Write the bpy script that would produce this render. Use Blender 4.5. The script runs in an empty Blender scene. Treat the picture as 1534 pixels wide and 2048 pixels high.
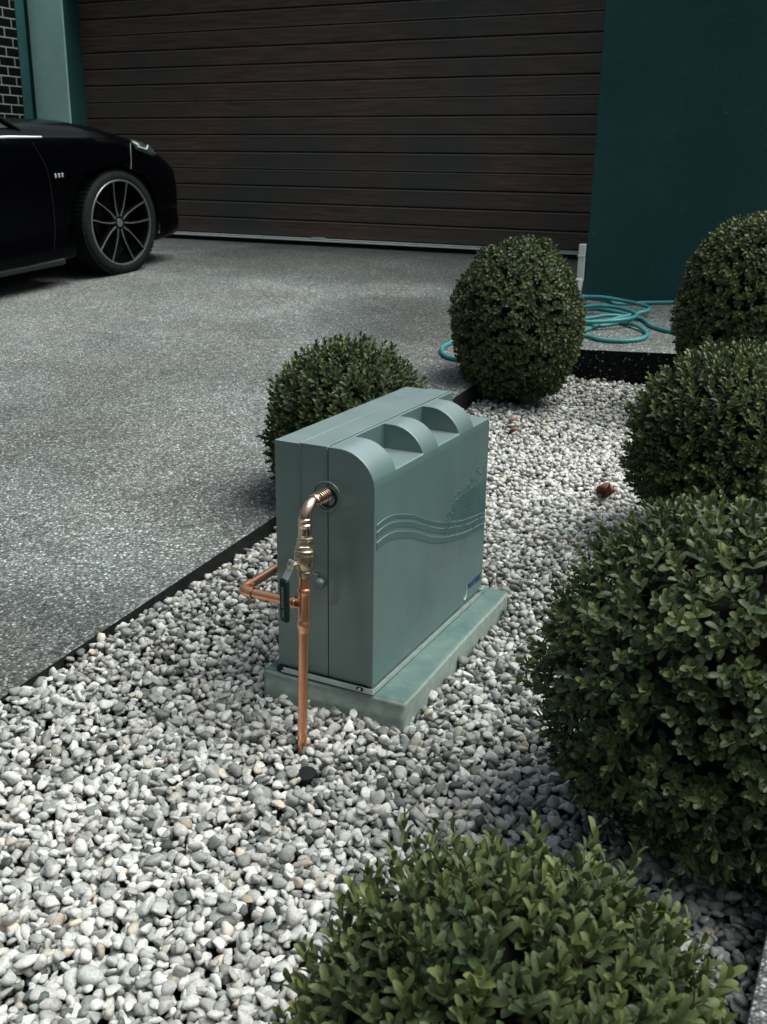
import bpy, bmesh, math, random
import numpy as np
from math import radians, sin, cos, pi, sqrt, atan2
from mathutils import Vector, Matrix, noise

# ------------------------------------------------------------------ camera, world, sun
scene = bpy.context.scene
COL = scene.collection
rng = np.random.default_rng(7)
random.seed(7)

F_PX = 2060.0
def cam_axes(pitch, roll, yaw):
    cy, sy = cos(yaw), sin(yaw)
    Fw = Vector((sy*cos(pitch), cy*cos(pitch), -sin(pitch)))
    R0 = Vector((cy, -sy, 0)); U0 = R0.cross(Fw)
    return R0*cos(roll)+U0*sin(roll), -R0*sin(roll)+U0*cos(roll), Fw
cR, cU, cF = cam_axes(radians(18.568), radians(0.8463), radians(-26.5735))
cam_d = bpy.data.cameras.new('camera'); cam = bpy.data.objects.new('camera', cam_d); COL.objects.link(cam)
m = Matrix((cR, cU, -cF)).transposed().to_4x4(); cam.matrix_world = m      # camera stands at the origin
cam_d.sensor_fit = 'HORIZONTAL'; cam_d.sensor_width = 36.0
cam_d.lens = F_PX/1534*36.0
cam_d.clip_start = 0.02; cam_d.clip_end = 500
cam_d.dof.use_dof = True; cam_d.dof.focus_distance = 2.25; cam_d.dof.aperture_fstop = 14.0
scene.camera = cam

SUN_EL, SUN_AZ = radians(63), radians(76)       # azimuth from +Y towards +X
world = bpy.data.worlds.new('World'); scene.world = world; world.use_nodes = True
wn = world.node_tree.nodes; wl = world.node_tree.links
bg = wn['Background']
sky = wn.new('ShaderNodeTexSky'); sky.sky_type = 'NISHITA'; sky.sun_disc = False
sky.sun_elevation = SUN_EL; sky.sun_rotation = SUN_AZ; sky.dust_density = 4.0; sky.air_density = 1.0; sky.ozone_density = 1.0
hsv = wn.new('ShaderNodeHueSaturation'); hsv.inputs['Saturation'].default_value = 0.42   # an overcast sky
wl.new(sky.outputs[0], hsv.inputs['Color']); tint = wn.new('ShaderNodeMix'); tint.data_type = 'RGBA'; tint.blend_type = 'MULTIPLY'; tint.inputs[0].default_value = 1.0; tint.inputs[7].default_value = (.86, 1.0, .96, 1)
wl.new(hsv.outputs[0], tint.inputs[6]); 
# sky weighting added to darken front faces: brightest overhead and behind the house
wtc = wn.new('ShaderNodeTexCoord'); wsep = wn.new('ShaderNodeSeparateXYZ'); wl.new(wtc.outputs['Generated'], wsep.inputs[0])
def wmath(op, a, b):
    x = wn.new('ShaderNodeMath'); x.operation = op
    for sock, val in ((x.inputs[0], a), (x.inputs[1], b)):
        if isinstance(val, (int, float)): sock.default_value = val
        else: wl.new(val, sock)
    return x.outputs[0]
back = wmath('MAXIMUM', wmath('ADD', wmath('MULTIPLY', wsep.outputs['X'], .25), wmath('MULTIPLY', wsep.outputs['Y'], .97)), 0.0)
cl = wn.new('ShaderNodeTexNoise'); cl.inputs['Scale'].default_value = 2.2; cl.inputs['Detail'].default_value = 5; wl.new(wtc.outputs['Generated'], cl.inputs['Vector'])
sky_weight = wmath('ADD', wmath('ADD', wmath('MULTIPLY', wmath('MAXIMUM', wsep.outputs['Z'], 0.0), 1.35), wmath('MULTIPLY', back, 1.5)), .12)
sky_weight = wmath('MULTIPLY', sky_weight, wmath('ADD', wmath('MULTIPLY', cl.outputs['Fac'], .9), .55))
cm = wn.new('ShaderNodeVectorMath'); cm.operation = 'SCALE'; wl.new(tint.outputs[2], cm.inputs[0]); wl.new(sky_weight, cm.inputs['Scale'])
wl.new(cm.outputs[0], bg.inputs['Color'])
bg.inputs['Strength'].default_value = 0.062
sun_d = bpy.data.lights.new('sun', 'SUN'); sun_d.energy = 2.0; sun_d.angle = radians(48); sun_d.color = (1.0, 0.965, 0.92)
sun = bpy.data.objects.new('sun', sun_d); COL.objects.link(sun)
sd = Vector((cos(SUN_EL)*sin(SUN_AZ), cos(SUN_EL)*cos(SUN_AZ), sin(SUN_EL)))
sun.rotation_euler = sd.to_track_quat('Z', 'Y').to_euler(); sun.location = sd*20
scene.render.engine = 'CYCLES'
scene.view_settings.view_transform = 'Standard'; scene.view_settings.look = 'None'
scene.view_settings.exposure = 0.85; scene.view_settings.gamma = 1.0
scene.render.resolution_x = 767; scene.render.resolution_y = 1024

# ------------------------------------------------------------------ helpers
def tag(o, label=None, cat=None, group=None, kind=None):
    if label: o['label'] = label
    if cat: o['category'] = cat
    if group: o['group'] = group
    if kind: o['kind'] = kind
    return o
def thing(name, label, cat, loc=(0, 0, 0), rot=None, group=None):
    o = bpy.data.objects.new(name, None); COL.objects.link(o); o.location = loc
    if rot: o.rotation_euler = rot
    return tag(o, label, cat, group)
def smooth(me, ang=None):
    me.polygons.foreach_set('use_smooth', [True]*len(me.polygons))
    if ang is not None:
        try: me.set_sharp_from_angle(angle=radians(ang))
        except Exception: pass
def obj(name, bm, mat, parent=None, sm=None, bevel=None, seg=2, bang=30):
    if isinstance(bm, bmesh.types.BMesh):
        me = bpy.data.meshes.new(name); bm.to_mesh(me); bm.free()
    else: me = bm
    if mat:
        if len(me.materials): me.materials.clear()
        for mm in (mat if isinstance(mat, (list, tuple)) else [mat]): me.materials.append(mm)
    o = bpy.data.objects.new(name, me); COL.objects.link(o)
    if parent: o.parent = parent
    if bevel:
        md = o.modifiers.new('bevel', 'BEVEL'); md.width = bevel; md.segments = seg; md.limit_method = 'ANGLE'; md.angle_limit = radians(bang); md.harden_normals = False
    if sm is not None: smooth(me, sm)
    return o
def add_box(bm, x0, x1, y0, y1, z0, z1, mat=None):
    vs = [bm.verts.new(p) for p in ((x0,y0,z0),(x1,y0,z0),(x1,y1,z0),(x0,y1,z0),(x0,y0,z1),(x1,y0,z1),(x1,y1,z1),(x0,y1,z1))]
    if mat is not None:
        for v in vs: v.co = mat @ v.co
    for f in ((0,3,2,1),(4,5,6,7),(0,1,5,4),(1,2,6,5),(2,3,7,6),(3,0,4,7)): bm.faces.new([vs[i] for i in f])
    return vs
def box_bm(*a): bm = bmesh.new(); add_box(bm, *a); return bm
def frame_for(d):
    d = Vector(d).normalized(); a = Vector((0, 0, 1)) if abs(d.z) < .9 else Vector((1, 0, 0))
    u = d.cross(a).normalized(); v = u.cross(d).normalized(); return u, v
def add_tube(bm, pts, r, n=12, caps=True, closed=False):
    pts = [Vector(p) for p in pts]; N = len(pts)
    rs = r if isinstance(r, (list, tuple)) else [r]*N
    rings = []; u = None
    for i, p in enumerate(pts):
        if closed: t = pts[(i+1) % N]-pts[i-1]
        else: t = (pts[min(i+1, N-1)]-pts[max(i-1, 0)])
        if t.length < 1e-9: t = Vector((0, 0, 1))
        t.normalize()
        if u is None: u, v = frame_for(t)
        else:
            u = (u - t*u.dot(t))
            if u.length < 1e-6: u, _ = frame_for(t)
            u.normalize()
        v = t.cross(u)
        rings.append([bm.verts.new(p+(u*cos(2*pi*k/n)+v*sin(2*pi*k/n))*rs[i]) for k in range(n)])
    for i in range(N if closed else N-1):
        a, b = rings[i], rings[(i+1) % N]
        for k in range(n): bm.faces.new((a[k], a[(k+1) % n], b[(k+1) % n], b[k]))
    if caps and not closed:
        bm.faces.new(list(reversed(rings[0]))); bm.faces.new(rings[-1])
def add_lathe(bm, prof, origin, axis, n=24, phase=0.0, caps=True):
    """prof: list of (distance along axis, radius)"""
    axis = Vector(axis).normalized(); u, v = frame_for(axis); o = Vector(origin)
    rings = [[bm.verts.new(o+axis*a+(u*cos(2*pi*k/n+phase)+v*sin(2*pi*k/n+phase))*max(r, 1e-5)) for k in range(n)] for a, r in prof]
    for a, b in zip(rings[:-1], rings[1:]):
        for k in range(n): bm.faces.new((a[k], a[(k+1) % n], b[(k+1) % n], b[k]))
    if caps: bm.faces.new(list(reversed(rings[0]))); bm.faces.new(rings[-1])
def catmull(P, sub=8):
    P = [Vector(p) for p in P]; out = []
    for i in range(len(P)-1):
        p0 = P[max(i-1, 0)]; p1 = P[i]; p2 = P[i+1]; p3 = P[min(i+2, len(P)-1)]
        for k in range(sub):
            t = k/sub
            out.append(.5*((2*p1)+(-p0+p2)*t+(2*p0-5*p1+4*p2-p3)*t*t+(-p0+3*p1-3*p2+p3)*t**3))
    out.append(P[-1]); return out
def mesh_np(name, V, F, smoothf=True):
    """V (n,3); F (m,k) with k = 3 or 4"""
    me = bpy.data.meshes.new(name); V = np.asarray(V, np.float32); F = np.asarray(F, np.int32)
    k = F.shape[1]
    me.vertices.add(len(V)); me.vertices.foreach_set('co', V.ravel())
    me.loops.add(F.size); me.loops.foreach_set('vertex_index', F.ravel())
    me.polygons.add(len(F)); me.polygons.foreach_set('loop_start', np.arange(0, F.size, k, dtype=np.int32))
    me.polygons.foreach_set('loop_total', np.full(len(F), k, np.int32))
    if smoothf: me.polygons.foreach_set('use_smooth', np.ones(len(F), bool))
    me.update(calc_edges=True); return me
def face_attr(me, name, vals):
    a = me.attributes.new(name, 'FLOAT', 'FACE'); a.data.foreach_set('value', np.asarray(vals, np.float32))

# ------------------------------------------------------------------ materials
class MT:
    def __init__(s, name, base=(.5, .5, .5), rough=.6, spec=.5, metal=0.0):
        s.m = bpy.data.materials.new(name); s.m.use_nodes = True
        s.n = s.m.node_tree.nodes; s.l = s.m.node_tree.links
        s.b = s.n['Principled BSDF']
        s.b.inputs['Base Color'].default_value = (*base, 1); s.b.inputs['Roughness'].default_value = rough
        s.b.inputs['Specular IOR Level'].default_value = spec; s.b.inputs['Metallic'].default_value = metal
        s.tc = s.n.new('ShaderNodeTexCoord')
    def coord(s, scale=(1, 1, 1), which='Object'):
        mp = s.n.new('ShaderNodeMapping'); mp.inputs['Scale'].default_value = scale
        s.l.new(s.tc.outputs[which], mp.inputs[0]); return mp.outputs[0]
    def noise(s, scale, detail=4, rough=.55, vec=None, dist=0.0):
        t = s.n.new('ShaderNodeTexNoise'); t.inputs['Scale'].default_value = scale; t.inputs['Detail'].default_value = detail
        t.inputs['Roughness'].default_value = rough; t.inputs['Distortion'].default_value = dist
        s.l.new(vec if vec is not None else s.tc.outputs['Object'], t.inputs['Vector']); return t.outputs['Fac']
    def voro(s, scale, vec=None, feature='F1', out='Distance', rnd=1.0):
        t = s.n.new('ShaderNodeTexVoronoi'); t.feature = feature; t.inputs['Scale'].default_value = scale; t.inputs['Randomness'].default_value = rnd
        s.l.new(vec if vec is not None else s.tc.outputs['Object'], t.inputs['Vector']); return t.outputs[out]
    def ramp(s, fac, stops, interp='LINEAR'):
        r = s.n.new('ShaderNodeValToRGB'); r.color_ramp.interpolation = interp; e = r.color_ramp.elements
        while len(e) < len(stops): e.new(.5)
        for el, (p, c) in zip(e, stops):
            el.position = p; el.color = (*c, 1) if len(c) == 3 else c
        s.l.new(fac, r.inputs[0]); return r.outputs[0]
    def g(s, fac, stops): return s.ramp(fac, [(p, (v, v, v)) for p, v in stops])
    def mix(s, a, b, fac, mode='MIX'):
        x = s.n.new('ShaderNodeMix'); x.data_type = 'RGBA'; x.blend_type = mode; x.clamp_factor = True
        for sock, val in ((x.inputs[0], fac), (x.inputs[6], a), (x.inputs[7], b)):
            if isinstance(val, (int, float)): sock.default_value = val
            elif isinstance(val, tuple): sock.default_value = (*val, 1)
            else: s.l.new(val, sock)
        return x.outputs[2]
    def math(s, op, a, b=0.0):
        x = s.n.new('ShaderNodeMath'); x.operation = op
        for sock, val in ((x.inputs[0], a), (x.inputs[1], b)):
            if isinstance(val, (int, float)): sock.default_value = val
            else: s.l.new(val, sock)
        return x.outputs[0]
    def attr(s, name):
        a = s.n.new('ShaderNodeAttribute'); a.attribute_name = name; return a.outputs['Fac']
    def bump(s, h, strength=.3, dist=.01):
        b = s.n.new('ShaderNodeBump'); b.inputs['Strength'].default_value = strength; b.inputs['Distance'].default_value = dist
        s.l.new(h, b.inputs['Height']); s.l.new(b.outputs[0], s.b.inputs['Normal']); return s
    def col(s, c): s.l.new(c, s.b.inputs['Base Color']); return s
    def rgh(s, c): s.l.new(c, s.b.inputs['Roughness']); return s

def mat_plastic(name, base, dirt=.12):
    t = MT(name, base, .42, .7); t.b.inputs['Coat Weight'].default_value = .75; t.b.inputs['Coat Roughness'].default_value = .22
    n1 = t.noise(3.0, 5, .6); n2 = t.noise(60, 3, .6)
    c = t.mix(base, tuple(v*.72 for v in base), t.g(n1, [(.42, 0), (.72, 1)]))
    c = t.mix(c, tuple(min(1, v*1.25+.01) for v in base), t.math('MULTIPLY', t.g(n2, [(.62, 0), (.8, 1)]), dirt*2))
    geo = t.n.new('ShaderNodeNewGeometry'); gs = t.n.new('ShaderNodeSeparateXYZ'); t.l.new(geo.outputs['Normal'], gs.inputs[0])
    top_sheen = t.math('MULTIPLY', t.g(gs.outputs['Z'], [(.25, 0), (1.0, 1)]), t.g(t.noise(7, 6, .7), [(.2, .30), (.75, .62)]))
    c = t.mix(c, (.30, .355, .365), top_sheen)        # sky sheen on upward faces, put into the colour as a pale film
    st = t.noise(9, 6, .7, t.coord((1.2, 1.2, .12)))
    c = t.mix(c, tuple(v*1.2+.012 for v in base), t.math('MULTIPLY', t.g(st, [(.55, 0), (.75, 1)]), .35))
    t.col(c); t.rgh(t.g(n1, [(.3, .34), (.7, .52)])); t.bump(t.noise(420, 2, .5), .10, .0006); return t.m
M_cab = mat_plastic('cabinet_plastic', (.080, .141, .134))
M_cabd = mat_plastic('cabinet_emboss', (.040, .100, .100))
def M_plain(name, base, rough=.5, spec=.5, metal=0, var=.25, sc=12, bump=0.0, bs=80):
    t = MT(name, base, rough, spec, metal)
    t.col(t.mix(tuple(v*(1-var) for v in base), tuple(min(1, v*(1+var)) for v in base), t.g(t.noise(sc, 5, .6), [(.3, 0), (.7, 1)])))
    if bump: t.bump(t.noise(bs, 4, .6), bump, .003)
    return t.m
M_black = M_plain('black_plastic', (.006, .007, .008), .5, .3)
M_white = M_plain('white_pvc', (.72, .74, .72), .38, .5, 0, .08)
M_hose = M_plain('hose_rubber', (.045, .235, .245), .42, .5, 0, .18, 9)
M_alu = M_plain('galvanised_metal', (.42, .50, .48), .38, .5, .6, .2, 30)
M_chrome = M_plain('chrome', (.9, .92, .92), .5, .5, 1, .05)

def mat_copper():
    t = MT('copper', (.9, .42, .25), .30, .5, 1.0)
    n = t.noise(28, 5, .6, t.coord((1, 1, .35)))
    c = t.mix((.96, .47, .29), (.82, .37, .21), t.g(n, [(.35, 0), (.7, 1)]))
    sp = t.noise(160, 3, .6)
    c = t.mix(c, (.35, .17, .10), t.math('MULTIPLY', t.g(sp, [(.60, 0), (.75, 1)]), .5))
    t.col(c); t.rgh(t.g(n, [(.3, .26), (.75, .40)])); t.bump(sp, .03, .001); return t.m
def mat_brass():
    t = MT('brass', (.5, .42, .28), .3, .5, 1.0)
    n = t.noise(60, 5, .6)
    t.col(t.mix((.62, .53, .38), (.30, .24, .16), t.g(n, [(.4, 0), (.7, 1)]))); t.rgh(t.g(n, [(.3, .22), (.8, .45)])); t.bump(n, .12, .0015); return t.m
def mat_bronze():
    t = MT('tinned_bronze', (.7, .5, .4), .22, .5, 1.0)
    n = t.noise(50, 4, .6)
    t.col(t.mix((.82, .60, .48), (.50, .34, .26), t.g(n, [(.4, 0), (.72, 1)]))); return t.m
M_copper, M_brass, M_bronze = mat_copper(), mat_brass(), mat_bronze()

def mat_slab():
    t = MT('mist_green_concrete', (.2, .27, .25), .75, .3)
    n = t.noise(5, 6, .62); n2 = t.noise(30, 6, .7); n3 = t.noise(140, 4, .7)
    c = t.mix((.060, .118, .110), (.125, .180, .165), t.g(n, [(.36, 0), (.66, 1)]))
    c = t.mix(c, (.17, .225, .205), t.math('MULTIPLY', t.g(n2, [(.5, 0), (.72, 1)]), .5))
    c = t.mix(c, (.07, .10, .09), t.math('MULTIPLY', t.g(n3, [(.62, 0), (.74, 1)]), .6))
    raw = t.mix((.17, .225, .205), (.29, .330, .300), t.g(n2, [(.3, 0), (.7, 1)])); raw = t.mix(raw, (.10, .12, .11), t.math('MULTIPLY', t.g(n3, [(.6, 0), (.72, 1)]), .6))
    geo = t.n.new('ShaderNodeNewGeometry'); gs = t.n.new('ShaderNodeSeparateXYZ'); t.l.new(geo.outputs['Normal'], gs.inputs[0])
    c = t.mix(raw, c, t.g(gs.outputs['Z'], [(.55, 0), (.85, 1)]))     # only the top was painted
    t.col(c); t.bump(t.mix(n3, n2, .5), .3, .004); return t.m
M_slab = mat_slab()

def mat_aggregate(name, lo=.10, hi=.42, tint=(1.0, 1.0, .97), patches=True, wet=False):
    t = MT(name, (.2, .2, .2), .85, .04 if wet else .25)
    v = t.coord((1, 1, 1))
    cell = t.n.new('ShaderNodeTexVoronoi'); cell.inputs['Scale'].default_value = 150; t.l.new(v, cell.inputs['Vector'])
    sep = t.n.new('ShaderNodeSeparateColor'); t.l.new(cell.outputs['Color'], sep.inputs[0])
    stops = [(0, .50), (.4, .80), (.75, 1.10), (.90, 1.7), (1, 3.0)]
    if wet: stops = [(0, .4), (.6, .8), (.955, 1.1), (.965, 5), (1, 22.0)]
    tone = t.g(sep.outputs[0], [(p, q*.16) for p, q in stops])
    edge = t.g(cell.outputs['Distance'], [(.25, 1.0), (.62, .45)])
    tone = t.mix(tone, edge, 1.0, 'MULTIPLY')
    fine = t.noise(420, 2, .6); tone = t.mix(tone, t.g(fine, [(.3, .6), (.7, 1.0)]), .6, 'MULTIPLY')
    g1 = t.noise(34, 3, .75); g2 = t.noise(85, 2, .7)
    tone = t.mix(tone, t.g(g1, [(.30, .62), (.50, 1.0), (.70, 1.0)]), 1.0, 'MULTIPLY'); tone = t.mix(tone, t.g(g2, [(.34, .50), (.55, 1.0)]), 1.0, 'MULTIPLY')
    if patches:
        n1 = t.noise(.55, 5, .55, None, .4); n2 = t.noise(2.6, 6, .65); n3 = t.noise(14, 5, .7)
        p = t.mix(t.g(n1, [(.36, .66), (.60, 1.0)]), t.g(n2, [(.3, .72), (.65, 1.0)]), 1.0, 'MULTIPLY')
        p = t.mix(p, t.g(n3, [(.3, .8), (.6, 1.0)]), 1.0, 'MULTIPLY')
        # painted shade of house and cabinet, other dark patches; outlines broken up by noise
        for (sx_, sy_, rx_, ry_, lo_) in ((-3.7, 7.3, 3.6, 2.0, .60), (-2.55, 5.4, 1.3, 1.1, .70), (-1.95, 1.5, .75, .75, .66), (-1.75, 2.7, .30, .5, .75)):
            mp = t.n.new('ShaderNodeMapping'); mp.inputs['Location'].default_value = (-sx_/rx_, -sy_/ry_, 0); mp.inputs['Scale'].default_value = (1/rx_, 1/ry_, 0)
            t.l.new(t.tc.outputs['Object'], mp.inputs[0])
            gr = t.n.new('ShaderNodeVectorMath'); gr.operation = 'LENGTH'; t.l.new(mp.outputs[0], gr.inputs[0])
            dd = t.math('ADD', gr.outputs['Value'], t.math('MULTIPLY', t.noise(1.6, 5, .6), .7))
            p = t.mix(p, t.g(dd, [(.80, lo_), (1.45, 1.0)]), 1.0, 'MULTIPLY')
        sx = t.n.new('ShaderNodeSeparateXYZ'); t.l.new(t.tc.outputs['Object'], sx.inputs[0])
        ln = t.math('SUBTRACT', t.math('ADD', sx.outputs['Y'], t.math('MULTIPLY', t.noise(2.5, 6, .7), .22)), t.math('ADD', t.math('MULTIPLY', sx.outputs['X'], .115), 4.98))
        p = t.mix(p, t.g(t.math('ABSOLUTE', ln), [(.002, .45), (.006, 1.0)]), 1.0, 'MULTIPLY')      # hairline crack
        tone = t.mix(tone, p, 1.0, 'MULTIPLY')
    warm = t.mix(tint, (.92, 1.0, .975), t.g(t.noise(1.1, 3), [(.4, 0), (.62, 1)]))
    c = t.mix(tone, warm, 1.0, 'MULTIPLY')
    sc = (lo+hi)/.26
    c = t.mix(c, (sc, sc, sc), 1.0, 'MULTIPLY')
    t.col(c)
    t.bump(t.mix(t.g(cell.outputs['Distance'], [(0, 1), (.6, 0)]), fine, .3), .55, .004); return t.m
M_drive = mat_aggregate('exposed_aggregate', .20, .58, (.975, 1, .955))
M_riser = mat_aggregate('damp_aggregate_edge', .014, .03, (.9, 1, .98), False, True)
M_edge = M_plain('edge_mortar', (.016, .018, .017), .9, .1, 0, .35, 30, .5, 70)
M_kerb = mat_aggregate('kerb_concrete', .15, .45, (.95, 1, 1), True)
M_soil = M_plain('dark_soil', (.018, .016, .013), .95, .1, 0, .4, 60, .6, 120)

def mat_pebble():
    t = MT('river_pebble', (.4, .4, .4), .62, .35)
    a = t.attr('tone'); b = t.attr('hue')
    c = t.ramp(a, [(0, (.050, .060, .060)), (.10, (.12, .135, .13)), (.35, (.26, .262, .250)), (.7, (.46, .455, .432)), (1, (.73, .715, .685))])
    c = t.mix(c, t.mix(c, (1.0, .86, .74), 1.0, 'MULTIPLY'), t.g(b, [(.92, 0), (.99, 1)]))
    c = t.mix(c, t.mix(c, (.95, 1.0, .99), 1.0, 'MULTIPLY'), t.g(b, [(.03, 1), (.2, 0)]))
    n = t.noise(140, 6, .65, None, 1.2); n2 = t.noise(45, 5, .7, None, 2.5); n3 = t.noise(900, 2, .6)
    c = t.mix(c, t.g(n, [(.32, .50), (.58, 1.0)]), .75, 'MULTIPLY')
    c = t.mix(c, (.60, .60, .57), t.math('MULTIPLY', t.g(n2, [(.60, 0), (.66, 1)]), .25))
    c = t.mix(c, t.g(n3, [(.3, .8), (.6, 1.0)]), .5, 'MULTIPLY')
    t.col(c); t.bump(t.mix(n, n3, .4), .25, .0025); return t.m
M_pebble = mat_pebble()

def mat_leaf(name, dark, light, rough=.42):
    t = MT(name, dark, rough, .35)
    a = t.attr('tone')
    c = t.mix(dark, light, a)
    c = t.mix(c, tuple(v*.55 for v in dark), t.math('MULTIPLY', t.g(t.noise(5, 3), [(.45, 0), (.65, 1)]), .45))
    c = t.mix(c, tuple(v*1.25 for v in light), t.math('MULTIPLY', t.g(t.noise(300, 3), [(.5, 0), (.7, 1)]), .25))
    t.col(c)
    t.b.inputs['Subsurface Weight'].default_value = 0.0
    tr = t.n.new('ShaderNodeBsdfTranslucent'); t.l.new(c, tr.inputs['Color'])
    mx = t.n.new('ShaderNodeMixShader'); mx.inputs[0].default_value = .18
    out = t.n['Material Output']; t.l.new(t.b.outputs[0], mx.inputs[1]); t.l.new(tr.outputs[0], mx.inputs[2]); t.l.new(mx.outputs[0], out.inputs['Surface'])
    return t.m
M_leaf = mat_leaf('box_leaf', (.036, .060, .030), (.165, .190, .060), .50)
M_twig_core = M_plain('twig_and_dark_core', (.010, .010, .007), .9, .1, 0, .3, 40, .3)

def mat_wall(name, base, var=.18):
    t = MT(name, base, .78, .22)
    n = t.noise(1.3, 6, .6); n2 = t.noise(7, 5, .65); n3 = t.noise(120, 3, .6)
    c = t.mix(base, tuple(v*(1-var) for v in base), t.g(n, [(.4, 0), (.65, 1)]))
    c = t.mix(c, tuple(v*(1+var)+.004 for v in base), t.math('MULTIPLY', t.g(n2, [(.58, 0), (.72, 1)]), .5))
    sp = t.voro(3.1, None, 'F1')
    c = t.mix(c, tuple(v*2.2+.02 for v in base), t.g(sp, [(.010, 1), (.022, 0)]))
    t.col(c); t.bump(t.mix(n3, t.noise(30, 4), .4), .6, .005); return t.m
M_wall = mat_wall('dark_teal_render', (.021, .073, .074))
M_wall2 = mat_wall('mid_teal_render', (.024, .092, .093))
M_pilaster = mat_wall('pale_teal_render', (.46, .74, .73), .2)

def mat_door():
    t = MT('timber_look_steel', (.03, .025, .02), .42, .45)
    v = t.coord((.55, 1, 9)); n = t.noise(5, 7, .62, v, .6); v2 = t.coord((3, 1, 60)); n2 = t.noise(4, 5, .7, v2)
    n3 = t.noise(.9, 4)
    c = t.mix((.064, .037, .029), (.170, .110, .090), t.g(n, [(.34, 0), (.68, 1)]))
    c = t.mix(c, (.21, .072, .052), t.math('MULTIPLY', t.g(n2, [(.5, 0), (.72, 1)]), .40))
    c = t.mix(c, (.068, .068, .062), t.g(n3, [(.42, 0), (.62, 1)]))
    t.col(c); t.rgh(t.g(n, [(.3, .36), (.7, .55)])); t.bump(n2, .18, .003); return t.m
M_door = mat_door()
M_groove = M_plain('groove_black', (.002, .002, .002), .7, .2)
M_rib_highlight = M_plain('door_rib_highlight', (.22, .19, .17), .4, .5)

def mat_brick():
    t = MT('black_brick', (.006, .007, .008), .6, .12)
    sep = t.n.new('ShaderNodeSeparateXYZ'); t.l.new(t.tc.outputs['Object'], sep.inputs[0])
    cmb = t.n.new('ShaderNodeCombineXYZ'); t.l.new(sep.outputs['Y'], cmb.inputs[0]); t.l.new(sep.outputs['Z'], cmb.inputs[1])
    b = t.n.new('ShaderNodeTexBrick'); t.l.new(cmb.outputs[0], b.inputs['Vector'])
    b.inputs['Scale'].default_value = 1.0; b.inputs['Brick Width'].default_value = .18; b.inputs['Row Height'].default_value = .0795
    b.inputs['Mortar Size'].default_value = .0045; b.inputs['Mortar Smooth'].default_value = .1
    b.inputs['Color1'].default_value = (.001, .001, .002, 1); b.inputs['Color2'].default_value = (.002, .0022, .003, 1); b.inputs['Mortar'].default_value = (.34, .35, .33, 1)
    n = t.noise(40, 4); t.col(t.mix(b.outputs['Color'], t.g(n, [(.3, .6), (.7, 1)]), .8, 'MULTIPLY'))
    t.bump(b.outputs['Fac'], -.5, .006); return t.m
M_brick = mat_brick()

# ------------------------------------------------------------------ ground surfaces
def z_drive(X, Y):
    z = -1.26+.08*Y if Y < 7.2 else -1.26+.08*7.2+.02*(Y-7.2)
    return z + (.045*(X+1.5) if X > -1.5 else 0)
def z_bed(X, Y): return -1.264+.0520*Y+.034*np.clip((-1.42-np.asarray(X, float))/.2, 0, 1)
EDGE_X, RISE_Y, KERB_X = -1.68, 5.03, -.045

def grid_sheet(x0, x1, y0, y1, nx, ny, zf, skirt=None, name='s'):
    bm = bmesh.new()
    g = [[bm.verts.new((x0+(x1-x0)*i/nx, y0+(y1-y0)*j/ny, zf(x0+(x1-x0)*i/nx, y0+(y1-y0)*j/ny))) for j in range(ny+1)] for i in range(nx+1)]
    for i in range(nx):
        for j in range(ny): bm.faces.new((g[i][j], g[i+1][j], g[i+1][j+1], g[i][j+1]))
    return bm, g
# the far ground: one sheet to the horizon, below everything
bm = bmesh.new(); vs = [bm.verts.new(p) for p in ((-260, -260, -1.75), (260, -260, -1.75), (260, 260, -1.75), (-260, 260, -1.75))]; bm.faces.new(vs)
tag(obj('ground', bm, M_soil), kind='structure')
# garden bed soil under the pebbles
bm, g = grid_sheet(EDGE_X-.02, KERB_X+.02, -1.5, RISE_Y+.02, 4, 14, lambda x, y: z_bed(x, y)-.030)
tag(obj('garden_soil', bm, M_soil), kind='structure')
# driveway: an L-shaped slab with its edge faces
bm, g = grid_sheet(-13, EDGE_X, -4, 8.25, 24, 26, z_drive)
jagged = [g[-1][j] for j in range(27)]
low = []
for v in jagged: low.append(bm.verts.new((v.co.x+.004, v.co.y, v.co.z-.35)))
for a, b, c, d in zip(jagged[:-1], jagged[1:], low[1:], low[:-1]):
    f = bm.faces.new((a, d, c, b)); f.material_index = 1
bmesh.ops.recalc_face_normals(bm, faces=bm.faces[:])
tag(obj('driveway', bm, [M_drive, M_edge]), kind='structure')
bm, g = grid_sheet(EDGE_X, 5, RISE_Y, 8.25, 22, 10, z_drive)
top = [g[i][0] for i in range(23)]
low = [bm.verts.new((v.co.x, v.co.y-.004, v.co.z-.40)) for v in top]
for a, b, c, d in zip(top[:-1], top[1:], low[1:], low[:-1]):
    f = bm.faces.new((a, b, c, d)); f.material_index = 1
bmesh.ops.recalc_face_normals(bm, faces=bm.faces[:])
tag(obj('paving', bm, [M_drive, M_riser]), kind='structure')
# paving on the right side of the bed
bm = box_bm(KERB_X, KERB_X+3.0, -2.0, RISE_Y-.004, -1.7, -1.115)
for v in bm.verts:
    if v.co.z > -1.3: v.co.z = -1.255+.0485*v.co.y+.115
tag(obj('kerb', bm, M_kerb, bevel=.008), kind='structure')

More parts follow.
